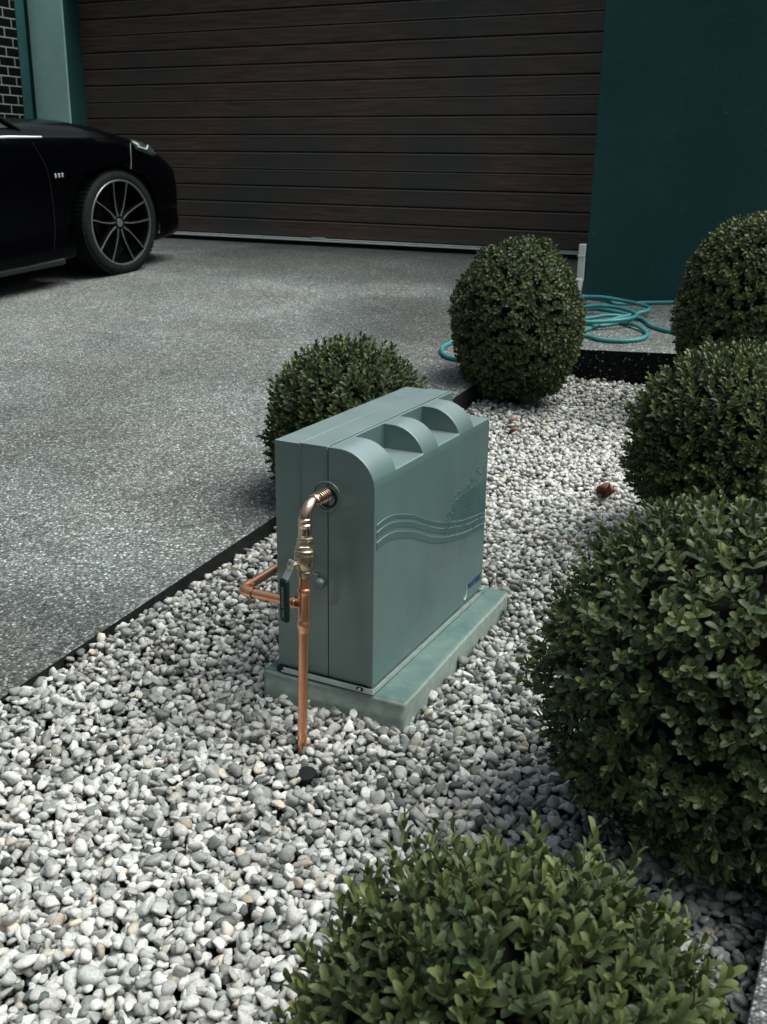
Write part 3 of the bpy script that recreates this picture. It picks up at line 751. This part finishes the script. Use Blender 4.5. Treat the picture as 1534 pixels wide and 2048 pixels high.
# ------------------------------------------------------------------ copper pipework
px, py = -1.036, 1.712
pw = thing('water_pipework', 'copper and brass pipework with a ball valve rising from the pebbles into the cabinet', 'pipe', (px, py, -1.165))
def rel(x, y, z): return (x-px, y-py, z+1.165)
base = (-1.012, 1.650, -1.20)
def along(z):       # leaning centreline
    t = (z+1.20)/(-.71+1.20); t = max(0, min(1, t)); return (base[0]+(px-base[0])*t, base[1]+(py-base[1])*t, z)
def vlathe(name, prof, mat, n=24, sm=35, parent=None, phase=0):
    z0, z1 = prof[0][0], prof[-1][0]; a = Vector(rel(*along(z0))); b = Vector(rel(*along(z1))); d = (b-a).normalized()
    k = (b-a).length/(z1-z0) if z1 != z0 else 1
    bm = bmesh.new(); add_lathe(bm, [((z-z0)*k, r_) for z, r_ in prof], a, d, n, phase); return obj(name, bm, mat, parent or pw, sm=sm)
vlathe('riser_pipe', [(-1.20, .0102), (-.900, .0102)], M_copper)
tee = vlathe('tee_body', [(-.930, .0106), (-.928, .0116), (-.921, .0118), (-.919, .0126), (-.916, .0140), (-.909, .0140), (-.905, .0126), (-.900, .0122), (-.850, .0122), (-.846, .0128), (-.843, .0142), (-.837, .0142), (-.834, .0124)], M_copper, 28)
vlathe('upper_pipe', [(-.836, .0115), (-.806, .0115)], M_copper)
vlathe('lower_nut', [(-.812, .0125), (-.810, .0128), (-.803, .0148), (-.799, .0150), (-.797, .0132), (-.791, .0132)], M_brass, 24)
vb = vlathe('valve_body', [(-.795, .0150), (-.792, .0185), (-.784, .0208), (-.774, .0220), (-.766, .0220), (-.761, .0212), (-.759, .0205)], M_brass, 28)
vlathe('valve_collar', [(-.761, .0205), (-.760, .0225), (-.757, .0232), (-.754, .0225), (-.752, .0200), (-.748, .0190)], M_brass, 28)
vlathe('hexagon_nut', [(-.750, .0190), (-.748, .0202), (-.745, .0202), (-.743, .0182), (-.733, .0168)], M_brass, 6, 10)
vlathe('upper_hexagon', [(-.734, .0160), (-.731, .0172), (-.728, .0172), (-.726, .0152), (-.722, .0146)], M_brass, 6, 10, phase=.3)
vlathe('coupling', [(-.724, .0132), (-.721, .0142), (-.718, .0138), (-.706, .0138), (-.7035, .0142), (-.7015, .0154), (-.6985, .0154), (-.6965, .0136), (-.692, .0134), (-.6905, .0144), (-.687, .0144), (-.6855, .0128), (-.684, .0126)], M_bronze, 28)
# elbow from the vertical coupling into the cabinet opening
zc = -1.100+.434; tx, ty = px, py
R_ = .034
ex, ey, ez = CX-.112, CY+.02, zc+.008
c0 = Vector((tx, ty, -.700)); top_pt = Vector((tx, ty, ez)); end = Vector((ex, ey, ez))
dirh = (end-top_pt).normalized()
pts = [c0]
for i in range(0, 13):
    a = pi/2*i/12; pts.append(Vector((tx, ty, ez-R_))+dirh*(R_-R_*cos(a))+Vector((0, 0, R_*sin(a))))
# short elbow: keep the bend just above the coupling

bm = bmesh.new(); add_tube(bm, [rel(*p) for p in pts], .0122, 20); el = obj('elbow', bm, M_bronze, pw, sm=60)
p_in = pts[-1]
bm = bmesh.new(); d = end-p_in; Ltot = d.length
prof = [(-.002, .0135), (.001, .0150), (.005, .0150), (.006, .0135), (.010, .0135), (.011, .0152), (.015, .0152), (.016, .0132)]
k = .020
while k < Ltot-.002: prof += [(k, .0132), (k+.0008, .0146), (k+.0034, .0146), (k+.0042, .0130)]; k += .0072
prof.append((Ltot+.03, .0128))
add_lathe(bm, prof, rel(*p_in), d, 24); obj('threaded_nipple', bm, M_bronze, pw, sm=35)
bm = bmesh.new(); add_lathe(bm, [(0, .0165), (.003, .0178), (.010, .0178), (.012, .0160)], rel(ex, CY+.006, ez), (0, 1, 0), 28); obj('flange_nut', bm, M_alu, pw, sm=35)
# branch to the left, then back along the cabinet
zb = -.869; tx2, ty2, _ = along(zb); xl = -1.186
bm = bmesh.new(); add_lathe(bm, [(.004, .0118), (.018, .0118), (.020, .0136), (.026, .0136), (.027, .0108)], rel(tx2, ty2, zb), (-1, 0, 0), 24); obj('tee_branch', bm, M_copper, tee, sm=40)
tee.children and None
bm = bmesh.new(); pts = [(tx2-.02, ty2, zb), (xl+.030, ty2, zb)]; add_tube(bm, [rel(*p) for p in pts], .0100, 20); obj('branch_pipe', bm, M_copper, pw, sm=60)
bm = bmesh.new(); Rb = .020
pts = [(xl+.032, ty2, zb), (xl+.030, ty2, zb)]+[(xl+Rb-Rb*sin(a), ty2+Rb-Rb*cos(a), zb) for a in [pi/2*i/10 for i in range(11)]]+[(xl, ty2+.034, zb)]
rs = [.0124, .0120]+[.0118]*11+[.0124]
add_tube(bm, [rel(*p) for p in pts], rs, 20); obj('branch_elbow', bm, M_copper, pw, sm=50)
for o_, d_ in (((xl+.026, ty2, zb), (1, 0, 0)), ((xl, ty2+.030, zb), (0, 1, 0))):
    bm = bmesh.new(); add_lathe(bm, [(0, .0122), (.001, .0134), (.005, .0134), (.006, .0120)], rel(*o_), d_, 24); obj('elbow_collar', bm, M_copper, pw, sm=40)
bm = bmesh.new(); add_tube(bm, [rel(xl, ty2+.03, zb), rel(xl, ty2+.55, zb+.01)], .0100, 18); obj('rear_pipe', bm, M_copper, pw, sm=60)
# lever
sdir = Vector((-.35, -.94, 0)).normalized(); vc = Vector(rel(*along(-.776)))
bm = bmesh.new(); add_lathe(bm, [(.014, .0085), (.022, .0085), (.023, .0060), (.036, .0060), (.0365, .0072), (.041, .0072), (.0425, .004)], vc, sdir, 6); obj('valve_stem', bm, M_brass, vb, sm=30)
tdir = Vector((.94, -.35, 0)).normalized()
Lm = Matrix((tdir, Vector((0, 0, 1)), sdir)).transposed().to_4x4(); Lm.translation = vc
lever = thing('x', None, None); COL.objects.unlink(lever); bpy.data.objects.remove(lever)
def strip(pts, w, t):
    bm = bmesh.new(); rows = []
    for (v, s, wo) in pts:
        rows.append([bm.verts.new(Lm @ Vector((wo-w/2, v, s-t/2))), bm.verts.new(Lm @ Vector((wo+w/2, v, s-t/2))), bm.verts.new(Lm @ Vector((wo+w/2, v, s+t/2))), bm.verts.new(Lm @ Vector((wo-w/2, v, s+t/2)))])
    for a, b in zip(rows[:-1], rows[1:]):
        for i in range(4): bm.faces.new((a[i], a[(i+1) % 4], b[(i+1) % 4], b[i]))
    bm.faces.new(rows[0]); bm.faces.new(rows[-1]); bmesh.ops.recalc_face_normals(bm, faces=bm.faces[:]); return bm
M_steel = M_plain('lever_steel', (.62, .68, .66), .34, .5, .75, .08, 60)
obj('lever_arm', strip([(.013, .0375, .006), (.002, .0375, .002), (-.008, .0380, -.001), (-.013, .040, -.002), (-.030, .050, -.003), (-.060, .051, -.003)], .018, .0024), M_steel, pw, bevel=.0006)
M_grip = M_plain('green_grip', (.002, .016, .009), .55, .25)
gbm = bmesh.new(); NN = 12
rows = []
gp = [(-.028, .0500, .62), (-.0295, .0505, .88), (-.034, .0510, 1), (-.065, .0510, 1.0), (-.105, .0510, 1.0), (-.118, .0510, .97), (-.122, .0510, .8), (-.124, .0510, .4)]
for v_, s_, f_ in gp:
    ring = []
    for i in range(16):
        a = 2*pi*i/16; cx_, sx_ = cos(a), sin(a)
        ring.append(gbm.verts.new(Lm @ Vector((math.copysign(abs(cx_)**.5, cx_)*.0122*f_-.003, v_, s_+math.copysign(abs(sx_)**.5, sx_)*.0060*f_))))
    rows.append(ring)
for a, b in zip(rows[:-1], rows[1:]):
    for i in range(16): gbm.faces.new((a[i], a[(i+1) % 16], b[(i+1) % 16], b[i]))
gbm.faces.new(rows[0]); gbm.faces.new(rows[-1]); bmesh.ops.recalc_face_normals(gbm, faces=gbm.faces[:])
grip = obj('lever_grip', gbm, M_grip, pw, sm=50)
M_print = M_plain('grey_print', (.30, .34, .31), .6)
tm = text_mesh('FULL STANDARD', .0088, 0, .0002)
T = obj('grip_lettering', tm, M_print, grip)
# reads upwards along the grip
T.matrix_local = Lm @ Matrix(((0, -1, 0, .0005), (1, 0, 0, -.112), (0, 0, 1, .0571), (0, 0, 0, 1)))

# black cap among the pebbles
bm = bmesh.new(); add_lathe(bm, [(-.03, .021), (0, .021), (.003, .019), (.0035, .001)], (0, 0, 0), (0, -.25, 1), 28)
cp = obj('pipe_cap', bm, M_black, sm=40); cp.location = (-.948, 1.562, -1.178); tag(cp, 'small black plastic cap buried in the pebbles near the copper pipe', 'cap')

# ------------------------------------------------------------------ dry leaves
M_dry = M_plain('dry_leaf', (.26, .13, .075), .7, .3, 0, .35, 60, .3, 90)
def dry_leaf(loc, s, seed, lab, rot):
    r = np.random.default_rng(seed); bm = bmesh.new(); n = 9; rows = []
    for i in range(n):
        t = i/(n-1); w = s*.42*sin(pi*min(1, t*.93+.05))**.8; curl = s*.35*sin(pi*t)*.8
        rows.append([bm.verts.new((k*w/2, (t-.5)*s*1.3, curl-abs(k)**1.5*s*.12+r.normal(0, s*.015))) for k in (-2, -1, 0, 1, 2)])
    for a, b in zip(rows[:-1], rows[1:]):
        for i in range(4): bm.faces.new((a[i], a[i+1], b[i+1], b[i]))
    o = obj('dry_leaf', bm, M_dry, sm=60); md = o.modifiers.new('s', 'SOLIDIFY'); md.thickness = .0008
    o.location = loc; o.rotation_euler = rot; tag(o, lab, 'leaf', 'fallen dry leaves on the pebbles')
dry_leaf((-.835, 3.375, -1.043), .076, 1, 'largest brown dry leaf on the white pebbles left of the middle box ball', (-.75, .2, .4))
dry_leaf((-1.385, 3.965, -1.030), .040, 2, 'small reddish dry leaf on pebbles just beyond the cabinet', (-.5, .3, 1.2))
dry_leaf((-1.44, 4.10, -1.022), .034, 4, 'pale dry leaf nearest the round box ball in front of the garage', (-.4, -.2, 2.1))

# ------------------------------------------------------------------ garden hose
HR = .0115
def hz(x, y, lift=0): return (x, y, z_drive(x, y)+HR+lift)
def gpx(u, v, lift=0.0):     # point of the paving seen in this direction (used once, to lay the hose out)
    d = cF+cR*((u-767)/F_PX)-cU*((v-1024)/F_PX)
    lo, hi = 2.0, 20.0
    for _ in range(50):
        mm = (lo+hi)/2; p = d*mm
        if p.z > z_drive(p.x, p.y): lo = mm
        else: hi = mm
    return hz(d.x*lo, d.y*lo, lift)
path = [(1385, 609, 0), (1330, 609, 0), (1280, 610, 0), (1240, 612, 0), (1205, 612, .02), (1170, 607, .03), (1120, 606, .02), (1060, 612, 0), (1010, 628, 0), (990, 648, 0), (1040, 668, 0), (1100, 672, 0),
        (1162, 667, .0), (1210, 652, .012), (1262, 642, .022), (1292, 637, .03), (1297, 631, .03), (1280, 624, .03), (1250, 617, .03), (1200, 612, .04), (1150, 610, .03), (1080, 618, .02), (1030, 640, .02), (1060, 660, .03),
        (1110, 664, .03), (1160, 662, .035), (1200, 661, .035), (1245, 657, .035), (1270, 650, .035), (1266, 642, .035), (1240, 635, .04), (1200, 630, .04), (1160, 629, .03), (1100, 632, .02), (1050, 642, .02), (1070, 655, .03), (1120, 655, .03),
        (1175, 648, .02), (1215, 642, .02), (1255, 637, .0), (1240, 630, .0), (1190, 621, .0), (1150, 626, .0), (1090, 640, 0), (1060, 668, 0), (1100, 680, 0), (1165, 676, 0), (1200, 684, 0), (1240, 687, 0), (1275, 684, 0), (1293, 676, 0), (1290, 667, 0), (1270, 658, .01), (1240, 650, .0),
        (1200, 656, 0), (1170, 650, 0), (1120, 648, 0), (1060, 656, .0), (980, 670, 0), (920, 684, 0), (888, 697, 0), (884, 708, 0), (896, 719, 0), (925, 724, 0), (960, 722, 0)]
pts = catmull([gpx(*p) for p in path], 6)
bm = bmesh.new(); add_tube(bm, pts, HR, 10)
hs = obj('hose_coil', bm, M_hose, sm=80); hs.name = 'garden_hose'
tag(hs, 'teal garden hose coiled on the paving in front of the dark teal wall', 'hose')
path2 = [(1290, 646, 0), (1300, 655, 0), (1318, 662, 0), (1345, 668, 0), (1380, 671, 0), (1430, 674, 0), (1470, 680, 0)]
bm = bmesh.new(); add_tube(bm, catmull([gpx(*p) for p in [(1240, 640, 0), (1275, 641, 0)]+path2], 6), HR, 10)
h2 = obj('hose_tail', bm, M_hose, sm=80); h2.parent = hs

# ------------------------------------------------------------------ car
ca = radians(3.6); cn = Vector((cos(ca), -sin(ca), 0)); chd = Vector((sin(ca), cos(ca), .08)).normalized(); cup = cn.cross(chd)
W0 = Vector((-5.162, 5.946, -.784))
car = thing('parked_car', 'black car parked nose-in towards the brown garage door, front wheel in view', 'car')
Mc = Matrix((chd, -cn, cup)).transposed().to_4x4(); Mc.translation = W0; car.matrix_world = Mc     # local: x forward, y to the car's left, z up
def mat_carpaint():
    t = MT('black_car_paint', (.0008, .0009, .0014), .22, .07); t.b.inputs['Coat Weight'].default_value = .03; t.b.inputs['Coat Roughness'].default_value = .06
    n = t.noise(4, 4); t.rgh(t.g(n, [(.3, .18), (.7, .28)])); return t.m
M_car = mat_carpaint()
M_tyre = M_plain('tyre_rubber', (.0045, .008, .0085), .75, .25, 0, .3, 30)
M_rimd = M_plain('dark_alloy', (.004, .005, .005), .35, .5, .5)
M_rimp = M_plain('polished_alloy', (.55, .58, .58), .30, .5, .9, .08)
M_glass = M_plain('dark_glass', (.004, .005, .006), .06, .5)
CW = .95       # half width; centre at y=+.95
# stations: s, half width, top z centre, shoulder z, bottom z
ST = [(-3.85, .70, .86, .80, .40), (-3.80, .86, 1.00, .90, .26), (-3.5, .93, 1.06, .96, .20), (-2.9, .955, 1.08, .99, .20), (-2.0, .965, 1.07, .99, .17), (-1.2, .968, 1.09, .995, .15), (-.75, .968, 1.115, .99, .15), (-.4, .966, 1.105, .975, .16),
      (-.1, .966, 1.085, .955, .17), (.1, .966, 1.045, .93, .17), (.25, .964, 1.00, .90, .18), (.40, .955, .955, .865, .17), (.54, .945, .900, .82, .17), (.68, .925, .85, .76, .18), (.80, .885, .79, .70, .19), (.89, .81, .71, .63, .21), (.96, .67, .66, .58, .24), (1.00, .42, .61, .55, .28), (1.015, .12, .59, .54, .30)]
bm = bmesh.new()
sS = np.array([s[0] for s in ST])
xs = []
for a, b in zip(ST[:-1], ST[1:]):
    nseg = max(1, int((b[0]-a[0])/.04)); xs += [a[0]+(b[0]-a[0])*i/nseg for i in range(nseg)]
xs.append(ST[-1][0]); NC = 22
def sect(s):
    hw, tz, shz, bz = [float(np.interp(s, sS, [q[i] for q in ST])) for i in (1, 2, 3, 4)]
    key = [(hw*.80, bz), (hw*.955, bz+.02), (hw*.985, bz+.10), (hw*.975, bz+.20), (hw*.985, bz+(shz-bz)*.45), (hw, bz+(shz-bz)*.72), (hw*.985, shz-.03), (hw*.955, shz), (hw*.90, shz+(tz-shz)*.42), (hw*.78, shz+(tz-shz)*.72), (hw*.5, tz-.012), (0, tz)]
    kk = catmull([(a, b, 0) for a, b in key], 3); return [(p.x, p.y) for p in kk]
grid = []
for s in xs:
    sc_ = sect(s); right = [(-y+CW, z) for y, z in sc_]; left = [(y+CW, z) for y, z in reversed(sc_[:-1])]
    grid.append([bm.verts.new((s, y, z)) for y, z in right+left])
for a, b in zip(grid[:-1], grid[1:]):
    for i in range(len(a)-1):
        bm.faces.new((a[i], a[i+1], b[i+1], b[i]))
bm.faces.new(grid[0]); bm.faces.new(grid[-1])
# wheel arches
WC = [(.12, .36), (-2.78, .36)]; AR = .405
dead = []
for f in bm.faces:
    c = f.calc_center_median()
    for wx, wz in WC:
        if (((c.x-wx+.045)/1.13)**2+(c.z-wz)**2 < AR**2) and (c.y < .30 or c.y > 1.60): dead.append(f); break
bmesh.ops.delete(bm, geom=dead, context='FACES')
for v in bm.verts:
    if v.is_boundary:
        for wx, wz in WC:
            dx, dz = v.co.x-wx, v.co.z-wz; q = math.hypot(dx, dz)
            if q < AR+.06 and (v.co.y < .35 or v.co.y > 1.55) and v.co.z > .12:
                th = atan2(dz, (dx+.045)/1.13); v.co.x = wx-.045+1.13*AR*cos(th); v.co.z = wz+AR*sin(th)
bmesh.ops.recalc_face_normals(bm, faces=bm.faces[:])
body = obj('body', bm, M_car, car, sm=50)
for wx, wz in WC:
    for y0 in (.03, 1.52):
        bm = bmesh.new(); n = 20
        A = [[bm.verts.new((wx-.045+1.13*AR*cos(a), y, wz+AR*sin(a))) for a in [radians(-25+230*i/n) for i in range(n+1)]] for y in (y0, y0+.35)]
        for i in range(n): bm.faces.new((A[0][i], A[0][i+1], A[1][i+1], A[1][i]))
        obj('arch_liner', bm, M_black, car)
obj('underbody', box_bm(-3.6, .78, .30, 1.60, .20, .5), M_black, car)
# cabin
bm = bmesh.new()
def ring(s0, s1, hw0, z): return [(s0, CW-hw0, z), (s1, CW-hw0, z), (s1, CW+hw0, z), (s0, CW+hw0, z)]
R1 = ring(-3.55, -.66, .88, 1.02); R2 = ring(-2.95, -1.45, .62, 1.56)
v1 = [bm.verts.new(p) for p in R1]; v2 = [bm.verts.new(p) for p in R2]
for i in range(4): bm.faces.new((v1[i], v1[(i+1) % 4], v2[(i+1) % 4], v2[i]))
bmesh.ops.recalc_face_normals(bm, faces=bm.faces[:]); obj('windows', bm, M_glass, car)
bm = bmesh.new(); add_box(bm, -3.0, -1.40, CW-.64, CW+.64, 1.55, 1.60); obj('roof', bm, M_car, car, bevel=.03, seg=4)
bm = bmesh.new()
for sy in (-1, 1):
    bm = bmesh.new(); add_tube(bm, [(-.64, CW+sy*.885, 1.02), (-1.05, CW+sy*.755, 1.30), (-1.45, CW+sy*.63, 1.57)], .016, 8); obj('roof_pillar', bm, M_car, car, sm=60)
# chrome window strip, door shut lines, badge
bm = bmesh.new(); add_tube(bm, [(-2.9, -.012, 1.010), (-1.5, -.014, 1.005), (-.80, -.010, .990), (-.53, -.006, .976)], [.008, .009, .009, .006], 8); obj('window_trim', bm, M_chrome, car, sm=60)
bm = bmesh.new(); add_tube(bm, [(-2.9, .03, 1.052), (-1.5, .028, 1.045), (-.85, .034, 1.030)], .0035, 6); obj('window_trim', bm, M_chrome, car, sm=60)
M_shut = M_plain('shut_line', (.020, .022, .022), .4)
bm = bmesh.new(); add_tube(bm, catmull([(-.62, -.0135, .95), (-.57, -.0165, .86), (-.53, -.018, .76), (-.52, -.0165, .60), (-.53, -.010, .40), (-.56, -.006, .26)], 4), .0013, 6); obj('door_seam', bm, M_shut, car)
bm = bmesh.new(); add_tube(bm, catmull([(.285, -.002, .895), (.27, -.010, .84), (.262, -.013, .78), (.25, -.012, .72)], 4), .0026, 6); obj('bumper_seam', bm, M_alu, car)
bm = bmesh.new()
for i in range(3): add_box(bm, -.475+i*.030, -.460+i*.030, -.0215, -.0165, .718, .744)
obj('fender_badge', bm, M_chrome, car, bevel=.002)
# sill
bm = bmesh.new(); add_box(bm, -2.3, -.45, .004, .10, .150, .200); obj('side_sill', bm, M_plain('sill_plastic', (.006, .009, .010), .45), car, bevel=.02, seg=3)
# headlights
for sy, nm in ((0, 1), (1, -1)):
    def yy(y): return y if sy == 0 else 2*CW-y
    bm = bmesh.new()
    P = [[(.300, .012, .915), (.44, .035, .885), (.57, .075, .850), (.68, .145, .800)], [(.305, -.004, .880), (.44, .008, .845), (.58, .045, .800), (.70, .115, .745)], [(.325, -.006, .845), (.45, .004, .805), (.59, .042, .760), (.71, .112, .705)]]
    g_ = [[bm.verts.new((a, yy(b)-.008*nm, c+.004)) for a, b, c in row] for row in P]
    for a, b in zip(g_[:-1], g_[1:]):
        for i in range(3): bm.faces.new((a[i], a[i+1], b[i+1], b[i]))
    bmesh.ops.recalc_face_normals(bm, faces=bm.faces[:])
    hl = obj('headlight', bm, M_plain('headlight_lens', (.03, .038, .04), .10, .6), car, sm=60); md = hl.modifiers.new('s', 'SOLIDIFY'); md.thickness = .01
    bm = bmesh.new(); add_tube(bm, [(.34, yy(-.008)-.006*nm, .868), (.44, yy(.004)-.006*nm, .842), (.47, yy(.010)-.006*nm, .868)], .006, 6); obj('light_strip', bm, M_plain('lamp_reflector', (.45, .5, .5), .2), hl)
# wheels
def wheel(wx, yo, side, root):
    ax = Vector((0, -1, 0)) if side == 0 else Vector((0, 1, 0))
    o = Vector((wx, yo, .360)); wr = .368
    bm = bmesh.new()
    add_lathe(bm, [(-.235, .31), (-.225, .345), (-.20, wr-.008), (-.17, wr), (-.03, wr), (-.008, wr-.010), (.004, wr-.028), (.006, .312), (.0, .298), (-.02, .290)], (0, 0, 0), ax, 64, caps=False)
    w = obj('wheel', bm, M_tyre, root, sm=40); w.location = o
    # tread blocks
    bm = bmesh.new()
    for i in range(72):
        a = 2*pi*i/72; M_ = Matrix.Rotation(a, 4, 'Y')
        add_box(bm, -.011, .011, .010 if side == 0 else -.19, .19 if side == 0 else -.010, wr-.004, wr+.004, M_)
    obj('tread', bm, M_tyre, w)
    bm = bmesh.new(); add_lathe(bm, [(-.19, .295), (-.02, .300), (.0, .312), (.002, .308)], (0, 0, 0), ax, 64, caps=False)
    obj('rim_barrel', bm, M_rimd, w, sm=40).scale = (.955, 1, .955)
    bm = bmesh.new(); add_lathe(bm, [(-.012, .300), (.0035, .301), (.0045, .310), (.001, .3125)], (0, 0, 0), ax, 72, caps=False); obj('rim_edge', bm, M_rimp, w, sm=60).scale = (.955, 1, .955)
    bmd = bmesh.new(); bmp = bmesh.new(); tn = .0
    for k in range(5):
        base_a = 2*pi*k/5+radians(12)
        for sg in (-1, 1):
            q0 = base_a+sg*radians(3); q1 = base_a+sg*radians(15); 
            Pp = [(.045, base_a+sg*radians(16)), (.115, base_a+sg*radians(20)), (.200, base_a+sg*radians(16.5)), (.303, base_a+sg*radians(13.5))]
            W_ = [.018, .012, .010, .011]
            for bmx, dep, dz, wf in ((bmd, .035, 0.0, 1.9), (bmp, .004, .0035, .62)):
                rows = []
                for (rr_, aa), w_ in zip(Pp, W_):
                    cx_, cz_ = rr_*cos(aa), rr_*sin(aa); tx_, tz_ = -sin(aa), cos(aa); yb = -.028*(1-rr_/.303)   # dished
                    yf = -(dz+yb) if side == 0 else (dz+yb); ybk = yf+(dep if side == 0 else -dep)
                    rows.append([bmx.verts.new((cx_+tx_*w_*wf/2*u, y_, cz_+tz_*w_*wf/2*u)) for u, y_ in ((-1, yf), (1, yf), (1, ybk), (-1, ybk))])
                for a, b in zip(rows[:-1], rows[1:]):
                    for i in range(4): bmx.faces.new((a[i], a[(i+1) % 4], b[(i+1) % 4], b[i]))
                bmx.faces.new(rows[0]); bmx.faces.new(rows[-1])
    for b_, n_, m_ in ((bmd, 'spokes', M_rimd), (bmp, 'spoke_faces', M_rimp)):
        bmesh.ops.recalc_face_normals(b_, faces=b_.faces[:]); obj(n_, b_, m_, w).scale = (.955, 1, .955)
    bm = bmesh.new(); add_lathe(bm, [(-.06, .055), (-.024, .055), (-.020, .050), (-.020, .034)], (0, 0, 0), ax, 30); obj('hub', bm, M_rimd, w, sm=40)
    bm = bmesh.new(); add_lathe(bm, [(-.022, .030), (-.016, .028), (-.0155, .020)], (0, 0, 0), ax, 30); obj('hub_cap', bm, M_rimp, w, sm=40)
    bm = bmesh.new(); add_lathe(bm, [(-.12, .165), (-.10, .165)], (0, 0, 0), ax, 40); obj('brake_disc', bm, M_rimd, w, sm=40)
    bm = bmesh.new(); add_lathe(bm, [(-.196, .30), (-.192, .30)], (0, 0, 0), ax, 40); obj('backing_plate', bm, M_black, w, sm=40)
for wx in (.12, -2.78):
    wheel(wx, .012, 0, car); wheel(wx, 1.888, 1, car)
